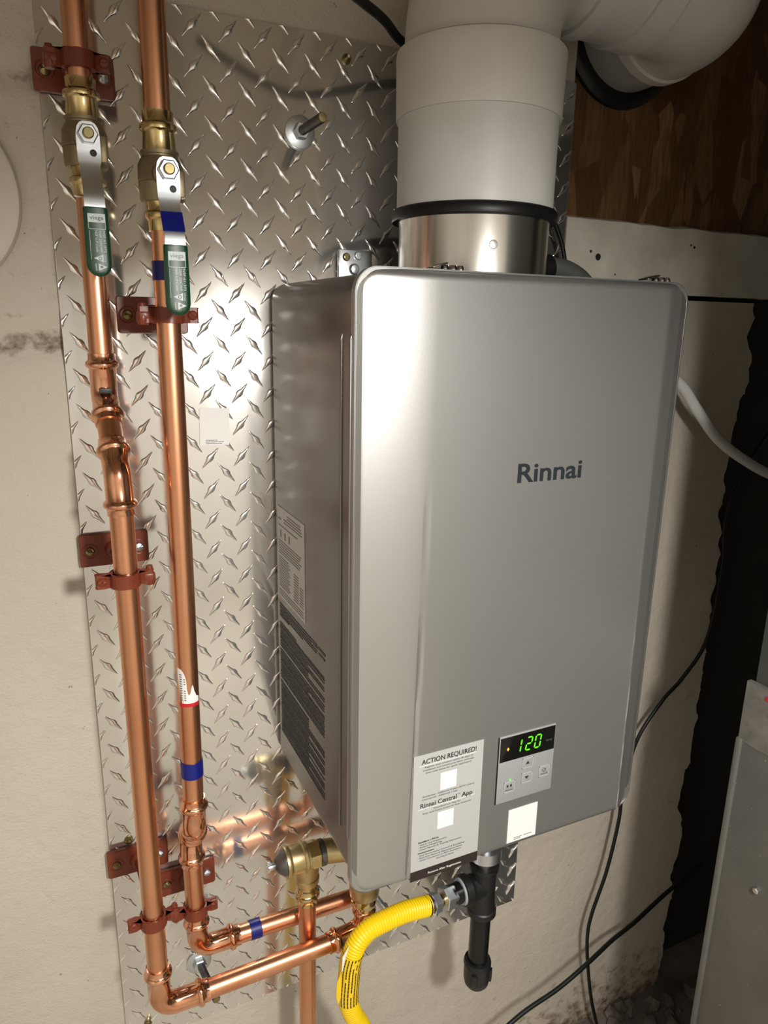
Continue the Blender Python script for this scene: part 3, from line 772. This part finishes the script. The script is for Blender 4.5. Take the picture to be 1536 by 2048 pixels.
for k in range(len(v0) - 1): bm.faces.new((v0[k], v0[k + 1], v1[k + 1], v1[k]))
link('label_stripe', bm, M['ink_red'], pl, label='red stripe')
bm = BM()
for k in range(12):
    for u0, wd in ((.14, .10), (.31, .07)):
        z = LB + .006 + k * .0026
        if u0 > .3 and (k > 9 or 4 < k < 7): continue
        bm.faces.new([bm.verts.new(on_pipe(u0 + a, z + b, .0116)) for a, b in ((0, 0), (wd, 0), (wd, .0012), (0, .0012))])
link('label_print', bm, M['ink_grey'], pl, smooth=False)

# relief discharge
RVX, RVY = .2200, -.0850
disch = thing('copper_pipe', 'copper discharge pipe dropping straight down from the brass relief valve', 'copper pipe', (RVX - .002, RVY, .18))
run('pipe_section', [(RVX, RVY, .755), (RVX - .0015, RVY, .18)], disch)

# ------------------------------------------------------------------ ball valves
BRCUP = [(0, .0112), (.0002, .0130), (.0085, .0130), (.0095, .0138), (.0110, .0156), (.0130, .0159), (.0150, .0156), (.0162, .0138), (.0172, .0133)]
def ball_valve(x, y, z, label, tape=False):
    t = thing('ball_valve', label, 'valve', (x, y, z - .045), 'green handled ball valves')
    bm = BM()
    prof = [(-.0445, .0112)] + [(-.0445 + q, r) for q, r in BRCUP[1:]] + [(-.0235, .0133), (-.0215, .0140), (-.0205, .0175), (-.0190, .0185), (-.0050, .0192), (-.0045, .0188), (-.0040, .0188), (-.0035, .0194), (.0090, .0190), (.0140, .0165), (.0155, .0152), (.0170, .0152), (.0175, .0160), (.0205, .0160), (.0210, .0136)] 
    prof = [(q, r) for q, r in prof]
    sweep(bm, [(x, y, z + q) for q, r in prof if -.0205 <= q <= .0210], [r for q, r in prof if -.0205 <= q <= .0210], 36)
    link('valve_body', bm, M['cast_brass'], t)
    bm = BM(); sweep(bm, [(x, y, z - .0445 + q) for q, r in BRCUP] + [(x, y, z - .0200)], [r for q, r in BRCUP] + [.0140], 32); link('press_end', bm, M['brass'], t)
    bm = BM(); sweep(bm, [(x, y, z + .0520 - q) for q, r in BRCUP] + [(x, y, z + .0205)], [r for q, r in BRCUP] + [.0142], 8 if False else 32); link('press_end', bm, M['brass'], t)
    bm = BM(); axis_profile(bm, (x, y - .012, z), (0, -1, 0), [(0, .0105), (.013, .0100), (.014, .0085), (.020, .0085)], 24)
    box(bm, x + .009, x + .0165, y - .022, y - .006, z - .018, z + .004, .0015)
    link('stem_housing', bm, M['cast_brass'], t)
    # lever: strip that steps outward
    Y0 = y - .0345
    def strip(stn, th, mat, nm, par, cap=False):
        bm = BM(); rows = []
        for (dz, dy, hw) in stn:
            rows.append([bm.verts.new((x + a, Y0 + dy + b, z + dz)) for a, b in ((-hw, 0), (hw, 0), (hw, -th), (-hw, -th))])
        for r, q in zip(rows, rows[1:]):
            for k in range(4): bm.faces.new((r[k], q[k], q[(k + 1) % 4], r[(k + 1) % 4]))
        bm.faces.new(rows[0]); bm.faces.new(rows[-1][::-1]); return link(nm, bm, mat, par, ang=50)
    st = [(.0105, 0, .0035), (.0092, 0, .0062), (.006, 0, .0084), (0, 0, .0095), (-.012, 0, .0095), (-.021, -.0003, .0092), (-.0245, -.0012, .0083), (-.030, -.0030, .0082), (-.040, -.0100, .0082), (-.048, -.0150, .0082), (-.053, -.0168, .0083), (-.060, -.0172, .0084), (-.110, -.0172, .0080)]
    lever = strip(st, .0026, M['zinc'], 'lever', t)
    bm = BM(); axis_profile(bm, (x, Y0 - .0024, z), (0, -1, 0), [(0, .0078), (.0008, .0084), (.0052, .0084), (.0060, .0074)], 6); link('nut', bm, M['zinc'], t, ang=20)
    bm = BM(); axis_profile(bm, (x, Y0 - .008, z), (0, -1, 0), [(0, .0046), (.0030, .0046), (.0038, .0038), (.0038, .001)], 18); link('stem', bm, M['screw_gold'], t)
    bm = BM(); disc_y(bm, x + .0034, z - .0140, Y0 - .0024, Y0 - .0028, .0029, 18); link('lever_hole', bm, M['rubber'], lever)
    # vinyl grip: rounded sleeve with round end
    bm = BM(); zt, zb, hw = -.060, -.116, .0104; rows = []
    def section(w_, z_):
        th0, th1 = .0012, -.0052; out = []
        for k in range(16):
            a = 2 * PI * k / 16; ca, sa = math.cos(a), math.sin(a)
            sx = math.copysign(abs(ca) ** .5, ca) * w_; sy = math.copysign(abs(sa) ** .7, sa) * (th0 - th1) / 2 * min(1, .35 + w_ / hw)
            out.append(bm.verts.new((x + sx, Y0 - .0172 + (th0 + th1) / 2 + sy, z + z_)))
        return out
    stz = [(zt + .0004, hw * .86), (zt, hw * .93), (zt - .001, hw * .96), (zt - .010, hw * .97), (zt - .03, hw * 1.0), (zb + hw, hw)]
    for k in range(1, 9):
        a = PI / 2 * k / 8; stz.append((zb + hw - hw * math.sin(a), max(.0004, hw * math.cos(a))))
    for z_, w_ in stz: rows.append(section(w_, z_))
    for r, q in zip(rows, rows[1:]):
        for k in range(16): bm.faces.new((r[k], q[k], q[(k + 1) % 16], r[(k + 1) % 16]))
    bm.faces.new(rows[0]); bm.faces.new(rows[-1][::-1])
    grip = link('grip', bm, M['green'], t)
    yf = Y0 - .0172 - .0053
    bm = BM(); quad_y(bm, x - .0068, x + .0072, z - .0720, z - .0650, yf)
    e = .0004; xa, xb, za, zb_ = x - .0068, x + .0072, z - .0775, z - .0720
    for (p, q, r, s) in ((xa, xb, za, za + e), (xa, xa + e, za, zb_), (xb - e, xb, za, zb_)): quad_y(bm, p, q, r, s, yf)
    for s, xo in (('NSF-61-372', .0046), ('250F 250CWP', .0014), ('NSF U.P.Code', -.0018)):
        text_bm(bm, s, .0175, .0020, (x + xo, yf, z - .0785), (0, 0, -1), (1, 0, 0), lift=.00001)
    quad_y(bm, x - .0064, x - .0061, z - .102, z - .0785, yf)
    bm.faces.new([bm.verts.new((x + a, yf, z + b)) for a, b in ((-.0042, -.1010), (.0036, -.0978), (.0036, -.1042))])
    bm.faces.new([bm.verts.new((x + a, yf, z + b)) for a, b in ((-.0008, -.1052), (-.0008, -.1112), (.0062, -.1080))])
    text_bm(bm, 'close', .0062, .0018, (x + .0044, yf, z - .0978), (0, 0, -1), (1, 0, 0), lift=.00001)
    text_bm(bm, 'open', .0060, .0018, (x - .0034, yf, z - .1052), (0, 0, -1), (1, 0, 0), lift=.00001)
    link('grip_print', bm, M['ink_white'], grip, smooth=False)
    bm = BM(); text_bm(bm, 'viega', .0112, .0034, (x + .0002, yf - .00005, z - .0698), align='CENTER', bold=.01, lift=.0001)
    disc_y(bm, x + .0016, z - .1080, yf - .0001, yf - .0002, .0012, 12)
    sweep(bm, arc((x + .0010, yf - .0001, z - .1010), (1, 0, 0), (0, 0, 1), .0012, 0, 2 * PI, 12), .0002, 5)
    link('grip_mark', bm, M['green'], grip, smooth=False)
    if tape:
        strip([(-.0325, -.0050, .0088), (-.0375, -.0085, .0088), (-.0445, -.0134, .0088), (-.0490, -.0158, .0088)], .0036, M['blue'], 'lever_tape', lever).location = -wloc(lever)
    return t
ball_valve(AX + .0003, AY1, 1.6005, 'brass ball valve with green handle on the left pipe, bare steel lever')
ball_valve(BX, BY1, 1.5690, 'brass ball valve with green handle on the right pipe, blue tape on its lever', True)

# ------------------------------------------------------------------ clamps
def clamp(x, z, y, label, flip=1, dark=False, xr=None):
    xr = x if xr is None else xr
    t = thing('pipe_clamp', label, 'clamp', (x, 0, z), 'oxide red pipe clamps on flange plates')
    bm = BM(); cs = rounded_rect(x - .0350, x + .0350, z - .0178, z + .0178, .0025, 3)
    def loop(y_, s_): return [bm.verts.new((x + (a - x) * s_, y_, z + (b - z) * s_)) for a, b in cs]
    rg = [loop(-.0014, 1), loop(-.0058, 1), loop(-.0068, .975)]
    for a, b in zip(rg, rg[1:]):
        for k in range(len(a)): bm.faces.new((a[k], a[(k + 1) % len(a)], b[(k + 1) % len(a)], b[k]))
    bm.faces.new(rg[0]); bm.faces.new(rg[-1][::-1])
    for sx in (-1, 1):
        sweep(bm, arc((x + sx * .0250, -.0066, z - .0005), (1, 0, 0), (0, 0, 1), .0078, 0, 2 * PI, 24), .0010, 8, caps=False)
    axis_profile(bm, (x, -.006, z), (0, -1, 0), [(0, .0105), (.003, .0100), (.006, .0080), (.007, .0070)], 20)
    link('flange_plate', bm, M['red'], t)
    for sx in (-1, 1):
        bm = BM(); axis_profile(bm, (x + sx * .0250, -.0069, z - .0005), (0, -1, 0), [(0, .0052), (.0008, .0050), (.0020, .0040), (.0024, .0022), (.0012, .0018), (.0012, .0005)], 18)
        link('screw', bm, M['screw_gold'] if sx < 0 else M['zinc'], t)
    # standoff rod
    bm = BM(); sweep(bm, [(x, -.008, z), (xr, y + .0135, z)], .0050, 16); link('standoff_rod', bm, M['red'], t)
    # two half rings with ears
    H = .0065
    def half(sgn):
        bm = BM(); ro, ri = .0142, .0112; prof = []
        # outline in the XY plane: front (sgn=-1) or back (+1)
        n = 12; a0 = .12
        outer = [(ro * math.cos(a0 + (PI - 2 * a0) * k / n), ro * math.sin(a0 + (PI - 2 * a0) * k / n)) for k in range(n + 1)]
        inner = [(ri * math.cos(PI * k / n), ri * math.sin(PI * k / n)) for k in range(n + 1)]
        top = [(.0250, .0004), (.0262, .0020), (.0250, .0034), (.0185, .0036)] + outer[:] + [(-.0185, .0036), (-.0255, .0034), (-.0266, .0020), (-.0255, .0004)]
        bot = [(.0185, .0004)] + inner[:] + [(-.0185, .0004)]
        loopp = top + bot[::-1]
        for zz in (0,):
            lo = [bm.verts.new((xr + a, y + sgn * b, z - H)) for a, b in loopp]
            hi = [bm.verts.new((xr + a, y + sgn * b, z + H)) for a, b in loopp]
        L = len(lo)
        for k in range(L): bm.faces.new((lo[k], lo[(k + 1) % L], hi[(k + 1) % L], hi[k]))
        f1 = bm.faces.new(lo); f2 = bm.faces.new(hi[::-1]); bmesh.ops.triangulate(bm, faces=[f1, f2])
        es = [e for e in bm.edges if (abs(e.verts[0].co.z - e.verts[1].co.z) < 1e-6 and len(e.link_faces) == 2 and e.calc_face_angle(0) > 1.2)]
        bmesh.ops.bevel(bm, geom=es, offset=.0006, segments=2, affect='EDGES')
        return bm
    link('clamp_half', half(-1), M['red'], t); link('clamp_half', half(1), M['red'], t)
    for sx in (-1, 1):
        bm = BM(); xx = xr + sx * .0208 * flip
        if sx < 0: axis_profile(bm, (xx, y - .0032, z), (0, -1, 0), [(0, .0044), (.0012, .0044), (.0026, .0032), (.0028, .0012), (.0016, .0010)], 16)
        else:
            axis_profile(bm, (xx + .0022 * flip, y + .001, z + .010), (0, 0, -1), [(0, .0030), (.003, .0036), (.006, .0036), (.008, .0050), (.016, .0055), (.019, .0040)], 14)
            box(bm, min(xx - .004 * flip, xx + .006 * flip), max(xx - .004 * flip, xx + .006 * flip), y - .0040, y + .0045, z - .0040, z + .0030, .0015)
        link('clamp_screw', bm, M['red'], t)
    return t
clamp(.0300, 1.6665, AY1, 'oxide red clamp highest on the left pipe, above the ball valve', -1, xr=AX)
clamp(.0323, 1.2087, AY2, 'oxide red clamp on the left pipe below the angled fittings')
clamp(.0310, .8120, AY2, 'oxide red clamp lowest on the left pipe near the plate foot', 1, xr=.0345)
clamp(.0870, 1.4535, BY1, 'oxide red clamp under the green handle of the right pipe', -1, xr=.0880)
clamp(.0872, .7640, BY2, 'oxide red clamp on the right pipe just above its bottom elbow', -1, xr=.0870)

# ------------------------------------------------------------------ relief valve and service valve
rv = thing('relief_valve', 'pale brass pressure relief valve at the lower left of the heater', 'valve', (RVX, RVY, .75))
ZV = .8110
bm = BM(); axis_profile(bm, (RVX - .0290, RVY, ZV + .001), (1, 0, 0), [(0, .0150), (.0005, .0190), (.0035, .0195), (.006, .0185), (.0075, .0172), (.022, .0172), (.0235, .0190), (.0265, .0192), (.0275, .0178), (.030, .0178)], 40)
sweep(bm, [(RVX, RVY, ZV - .006), (RVX, RVY, ZV - .020), (RVX, RVY, ZV - .0275), (RVX, RVY, ZV - .0285), (RVX, RVY, ZV - .0350), (RVX, RVY, ZV - .0390)], [.0160, .0150, .0138, .0155, .0150, .0125], 32)
link('valve_body', bm, M['cast_brass_pale'], rv)
bm = BM(); axis_profile(bm, (RVX + .0005, RVY, ZV + .001), (1, 0, 0), [(0, .0168), (.001, .0178), (.0135, .0178), (.0145, .0168)], 6); link('union_nut', bm, M['brass'], rv, ang=20)
bm = BM(); axis_profile(bm, (RVX + .0148, RVY, ZV), (1, 0, 0), [(0, .0150), (.0008, .0162), (.0070, .0162), (.0078, .0150)], 32); link('grey_seal', bm, M['steel_dark'], rv)
bm = BM(); sweep(bm, [(RVX + .0220, RVY, ZV), (RVX + .0225, RVY, ZV), (.2760, RVY - .008, ZV), (.283, RVY - .010, ZV)], [.0130, .0150, .0150, .0130], 32); link('side_branch', bm, M['cast_brass_pale'], rv)
bm = BM(); axis_profile(bm, (RVX - .0290, RVY, ZV + .001), (-1, 0, 0), [(0, .0165), (.002, .0158), (.009, .0095), (.0115, .0060), (.0125, .002)], 32); link('bonnet', bm, M['steel_dark'], rv)
bm = BM(); axis_profile(bm, (RVX - .0400, RVY, ZV + .001), (-1, 0, 0), [(0, .0030), (.002, .0042), (.006, .0042), (.009, .0038), (.0095, .002)], 16)
box(bm, RVX - .0505, RVX - .0455, RVY - .0010, RVY + .0010, ZV - .0065, ZV + .0085, .0004)
link('test_stem', bm, M['zinc'], rv)
bm = BM(); cup_at(bm, (RVX, RVY, .7450), (0, 0, 1), cup=BRCUP, extra=((.0225, .0133), (.0235, .0120), (.028, .0120))); link('press_end', bm, M['brass'], rv)

sv = thing('service_valve', 'yellow brass service valve half hidden under the heater corner', 'valve', (.290, AY2 + .004, .73))
sx_, sy_ = .2900, AY2 + .004
bm = BM(); sweep(bm, [(sx_, sy_, .7290), (sx_, sy_, .7300), (sx_, sy_, .7340), (sx_, sy_, .7370), (sx_, sy_, .7400), (sx_, sy_, .7440)], [.0115, .0140, .0150, .0162, .0155, .0145], 32); link('press_end', bm, M['brass'], sv)
bm = BM(); sweep(bm, [(sx_, sy_, .7430), (sx_, sy_, .7470), (sx_, sy_, .7520), (sx_, sy_, .7900), (sx_, sy_, .7960), (sx_, sy_, .8650)], [.0145, .0185, .0192, .0192, .0160, .0150], 32)
link('valve_body', bm, M['cast_brass_pale'], sv)
bm = BM(); sweep(bm, [(sx_, sy_, .8440), (sx_, sy_, .8440), (sx_, sy_, .8740), (sx_, sy_, .8740)], [.0150, .0190, .0190, .0150], 6); link('union_nut', bm, M['brass'], sv, ang=20)

# ------------------------------------------------------------------ gas line
GX, GY = .4462, -.1400; GZ = .7300
gas = thing('gas_drip_leg', 'black iron gas tee with capped drip leg hanging below the heater', 'pipe fitting', (GX, GY, .56))
bm = BM()
sweep(bm, [(GX, GY, z) for z in (.7660, .7660, .7610, .7595, .7420, .7180, .6990, .6975, .6900, .6900)], [.0135, .0196, .0198, .0180, .0168, .0168, .0180, .0196, .0196, .0135], 36)
axis_profile(bm, (GX, GY, GZ + .004), (-1, 0, 0), [(0, .0165), (.018, .0168), (.0215, .0176), (.0235, .0196), (.0330, .0198), (.0335, .0190), (.0335, .0140)], 36)
link('tee', bm, M['cast_iron'], gas)
bm = BM(); sweep(bm, [(GX, GY, .880), (GX, GY, .755)], .0136, 28); link('riser', bm, M['steel_dark'], gas)
bm = BM(); sweep(bm, [(GX, GY, .7785), (GX, GY, .7785), (GX, GY, .7940), (GX, GY, .7940)], [.0136, .0215, .0215, .0136], 28); link('inlet_flange', bm, M['zinc'], gas)
bm = BM(); sweep(bm, [(GX, GY, .700), (GX - .001, GY, .598)], .0136, 32); link('nipple', bm, M['iron'], gas)
bm = BM(); sweep(bm, [(GX - .001, GY, z) for z in (.6120, .6120, .6085, .6050, .6020, .5830, .5740, .5690, .5665, .5660)], [.0136, .0176, .0188, .0188, .0180, .0180, .0165, .0130, .0070, .001], 36)
for k in range(2):
    q = k * PI; box(bm, -.004, .004, -.0205, -.0165, -.009, .009, .001, Matrix.Translation((GX - .001, GY, .591)) @ Matrix.Rotation(-.75 + q * .5, 4, 'Z'))
link('cap', bm, M['cast_iron'], gas)
bm = BM(); axis_profile(bm, (GX - .0335, GY, GZ + .004), (-1, 0, 0), [(0, .0140), (0, .0172), (.0022, .0160), (.0026, .0135)], 32); link('thread_seal', bm, new_mat('grey_thread_seal', (.30, .33, .38), .35), gas)
P = []; R = []
for k in range(22): P.append((GX - .0345 - k * .0009, GY - .0002 * k, GZ + .004 + k * .00012)); R.append(.0136 if k % 2 else .0128)
bm = BM(); sweep(bm, P, R, 28); link('branch_nipple', bm, M['iron'], gas)

hose = thing('gas_connector', 'yellow coated flexible gas hose bending down from the iron tee', 'hose', (.26, -.15, .18))
dirn = Vector((-1, -.14, .10)).normalized()
s0 = Vector((GX - .0475, GY - .003, GZ + .0055))
for (off, ln, r_, mt, nm) in ((0, .0170, .0150, 'zinc', 'hex_nut'), (.0240, .0120, .0128, 'zinc', 'hex_nut')):
    bm = BM(); axis_profile(bm, s0 + dirn * off, dirn, [(0, r_ - .0012), (.0012, r_), (ln - .0012, r_), (ln, r_ - .0012)], 6); link(nm, bm, M[mt], hose, ang=20)
bm = BM(); axis_profile(bm, s0 + dirn * .016, dirn, [(0, .0085), (.0095, .0085)], 24); link('union_neck', bm, M['brass'], hose)
bm = BM(); axis_profile(bm, s0 + dirn * .0345, dirn, [(0, .0110), (.0045, .0105), (.007, .0125), (.0095, .0125)], 24); link('ferrule', bm, M['steel_dark'], hose)
ctrl = [s0 + dirn * .0405, (.3260, -.151, .7455), (.2980, -.152, .7445), (.2740, -.153, .7405), (.2590, -.153, .7270), (.2520, -.152, .7050), (.2500, -.151, .6800), (.2492, -.150, .6450), (.2560, -.150, .6180), (.2680, -.150, .5920), (.2760, -.150, .55), (.275, -.150, .45), (.272, -.150, .18)]
sp = smooth_path(ctrl, 24)
# resample by length for corrugation
cum = [0.0]
for a, b in zip(sp, sp[1:]): cum.append(cum[-1] + (b - a).length)
def at_len(s):
    for k in range(len(cum) - 1):
        if cum[k + 1] >= s:
            f = (s - cum[k]) / max(1e-9, cum[k + 1] - cum[k]); return sp[k].lerp(sp[k + 1], f)
    return sp[-1]
P = []; R = []; s = 0.0; step = .00055
while s < cum[-1]:
    c = .5 + .5 * math.cos(2 * PI * s / .0033)
    amp = .00085 if s < .135 else (.0002 if s > .22 else .0005)
    P.append(at_len(s)); R.append(.0118 + amp * (c ** .7) * 1.0); s += step if s < .26 else .004
bm = BM(); sweep(bm, P, R, 26); link('corrugated_hose', bm, M['yellow'], hose)
# wrapped yellow label with black print and the loose white edge
ls = [k for k in range(len(cum)) if .118 < cum[k] < .192]
lp = [sp[k] for k in ls][::4]
bm = BM(); sweep(bm, lp, .0134, 26, caps=False); lab = link('wrap_label', bm, M['yellow_label'], hose, label='yellow wrap-around label')
bm = BM()
for k in range(7):
    a = PI + .5 + k * .30
    for q0 in range(0, len(lp) - 1):
        if random.random() < .12: continue
        p, q = lp[q0], lp[q0 + 1]; q = p.lerp(q, .9)
        vs = []
        for pt, da in ((p, 0), (p, .11), (q, .11), (q, 0)):
            vs.append(bm.verts.new((pt.x + .0136 * math.cos(a + da), pt.y + .0136 * math.sin(a + da), pt.z)))
        bm.faces.new(vs)
link('wrap_print', bm, M['ink_brown'], lab, smooth=False)
bm = BM(); cs = [(.2475, -.1575, .7330), (.2385, -.1580, .7190), (.2375, -.1580, .6990), (.2395, -.158, .6990), (.2420, -.158, .7150)]
vs = [bm.verts.new(c) for c in cs] ; vs2 = [bm.verts.new((c[0], c[1] + .0006, c[2])) for c in cs]
bm.faces.new(vs); bm.faces.new(vs2[::-1])
for k in range(5): bm.faces.new((vs[k], vs[(k + 1) % 5], vs2[(k + 1) % 5], vs2[k]))
link('paper_tag', bm, M['paper'], lab, smooth=False, label='loose white tag edge')
bm = BM(); cs = [(.2370, -.157, .6960), (.2320, -.157, .6830), (.2310, -.157, .6640), (.2335, -.157, .6500), (.2375, -.157, .6590), (.2380, -.157, .6850)]
vs = [bm.verts.new(c) for c in cs]; vs2 = [bm.verts.new((c[0], c[1] + .0006, c[2])) for c in cs]
bm.faces.new(vs); bm.faces.new(vs2[::-1])
for k in range(6): bm.faces.new((vs[k], vs[(k + 1) % 6], vs2[(k + 1) % 6], vs2[k]))
link('loose_flap', bm, M['yellow_label'], lab, smooth=False)

# ------------------------------------------------------------------ cables and tube
def cable(name, pts, r, mat, label, cat):
    bm = BM(); sweep(bm, smooth_path(pts, 10), r, 14); return tag(link(name, bm, mat), label, cat)
cable('cable', [(1.06, -.02, 1.32), (.990, -.028, 1.255), (.955, -.030, 1.195), (.948, -.030, 1.14), (.956, -.030, 1.08), (.948, -.028, .95), (.905, -.026, .885), (.865, -.026, .852), (.815, -.028, .790), (.797, -.028, .70), (.793, -.030, .64), (.779, -.030, .548), (.756, -.030, .468), (.7515, -.030, .42), (.760, -.030, .355), (.778, -.030, .27), (.803, -.030, .19)], .0030, M['cable'], 'thin black cable looping down the wall right of the heater', 'cable')
cable('cable', [(.40, -.085, .30), (.47, -.085, .315), (.5192 - .02, -.085, .3522 + .0), (.5750, -.080, .385), (.650, -.080, .405), (.716, -.075, .425), (.780, -.060, .430), (.845, -.045, .428), (.93, -.035, .452), (1.02, -.03, .475)], .0036, M['cable'], 'black cord running low across the wall, rising to the right', 'cable')
cable('cable', [(.540, -.020, 1.75), (.548, -.020, 1.69), (.5555, -.022, 1.635), (.570, -.022, 1.585), (.590, -.022, 1.545), (.600, -.020, 1.50), (.603, -.018, 1.40), (.603, -.018, .95)], .0032, M['cable'], 'black cord descending beside the vent behind the heater top', 'cable')
cable('cable', [(.150, -.118, 1.805), (.2050, -.108, 1.772), (.2455, -.100, 1.7512), (.2793, -.090, 1.7417), (.3123, -.072, 1.7370), (.345, -.046, 1.7310), (.39, -.026, 1.728), (.47, -.022, 1.725)], .0046, M['cable'], 'thick black cable passing behind the vent at the very top', 'cable')
cable('tube', [(.62, -.028, 1.37), (.72, -.035, 1.405), (.790, -.045, 1.378), (.835, -.048, 1.335), (.885, -.050, 1.290), (.945, -.055, 1.255), (1.01, -.060, 1.228), (1.12, -.07, 1.20)], .0078, M['white_tube'], 'white plastic tube crossing the dark gap right of the heater', 'tube')

# ------------------------------------------------------------------ furnace cabinet at the right
fc = thing('furnace_cabinet', 'scuffed grey metal furnace cabinet cut by the right edge', 'furnace', (1.0, -.65, .17))
FX0 = .690
bm = BM(); box(bm, FX0, 1.35, -1.05, -.295, .17, 1.000, .003); link('cabinet', bm, M['cabinet'], fc, label='dark grey scuffed casing')
bm = BM(); box(bm, FX0 + .006, 1.34, -1.03, -.300, .995, 2.15, .003); link('plenum', bm, M['plenum'], fc)
bm = BM(); n = 30; rr_ = []
for k in range(n + 1):
    y = -.2955 - k * .025; rr_.append([bm.verts.new((FX0 - .0009 - .0004 * noise.noise((y * 60, 0, 0)), y, 1.056 + .002 * noise.noise((y * 40, 3, 0)))), bm.verts.new((FX0 - .0012, y, 1.02)), bm.verts.new((FX0 - .0009, y, .979 + .004 * noise.noise((y * 50, 7, 0))))])
for a, b in zip(rr_, rr_[1:]):
    for k in range(2): bm.faces.new((a[k], a[k + 1], b[k + 1], b[k]))
g = bmesh.ops.extrude_face_region(bm, geom=list(bm.faces))
for v in g['geom']:
    if isinstance(v, bmesh.types.BMVert): v.co.x += .0066
link('joint_tape', bm, M['tape_grey'], fc, label='peeling pale foil tape along the joint')
bm = BM()
for (y0, y1, z) in ((-.322, -.345, 1.043), (-.331, -.352, 1.018)):
    for k in range(4):
        yy = y0 - k * .006; box(bm, FX0 - .0019, FX0 - .0012, yy - .0045, yy, z, z + .0055)
link('red_print', bm, M['ink_red'], fc, smooth=False)
bm = BM(); box(bm, FX0 - .0035, FX0 + .004, -.3010, -.2935, .17, .982, .0018); link('edge_bead', bm, M['cabinet'], fc)
for y, z in ((-.3503, .8083), (-.62, .62)):
    bm = BM(); axis_profile(bm, (FX0, y, z), (-1, 0, 0), [(0, .0040), (.004, .0040), (.0048, .003), (.0048, .001)], 6); link('screw', bm, M['zinc'], fc, ang=20)

# white sticker under the display
sticker(0.4149, 0.9170, 0.0385, 0.0425, HF - .0004, 'small white square sticker below the green display on the heater front',
        [(-.010, -.0165, .010), (-.010, -.0185, .007), (.003, -.0165, .009)], 0.0)

for o in bpy.data.objects:
    if o.name.split('.')[0] in ('label_print', 'label_highlights', 'grip_mark', 'grip_print', 'rating_print', 'warning_print', 'wrap_print', 'fine_print', 'red_print', 'key_icon'): o['kind'] = 'stuff'
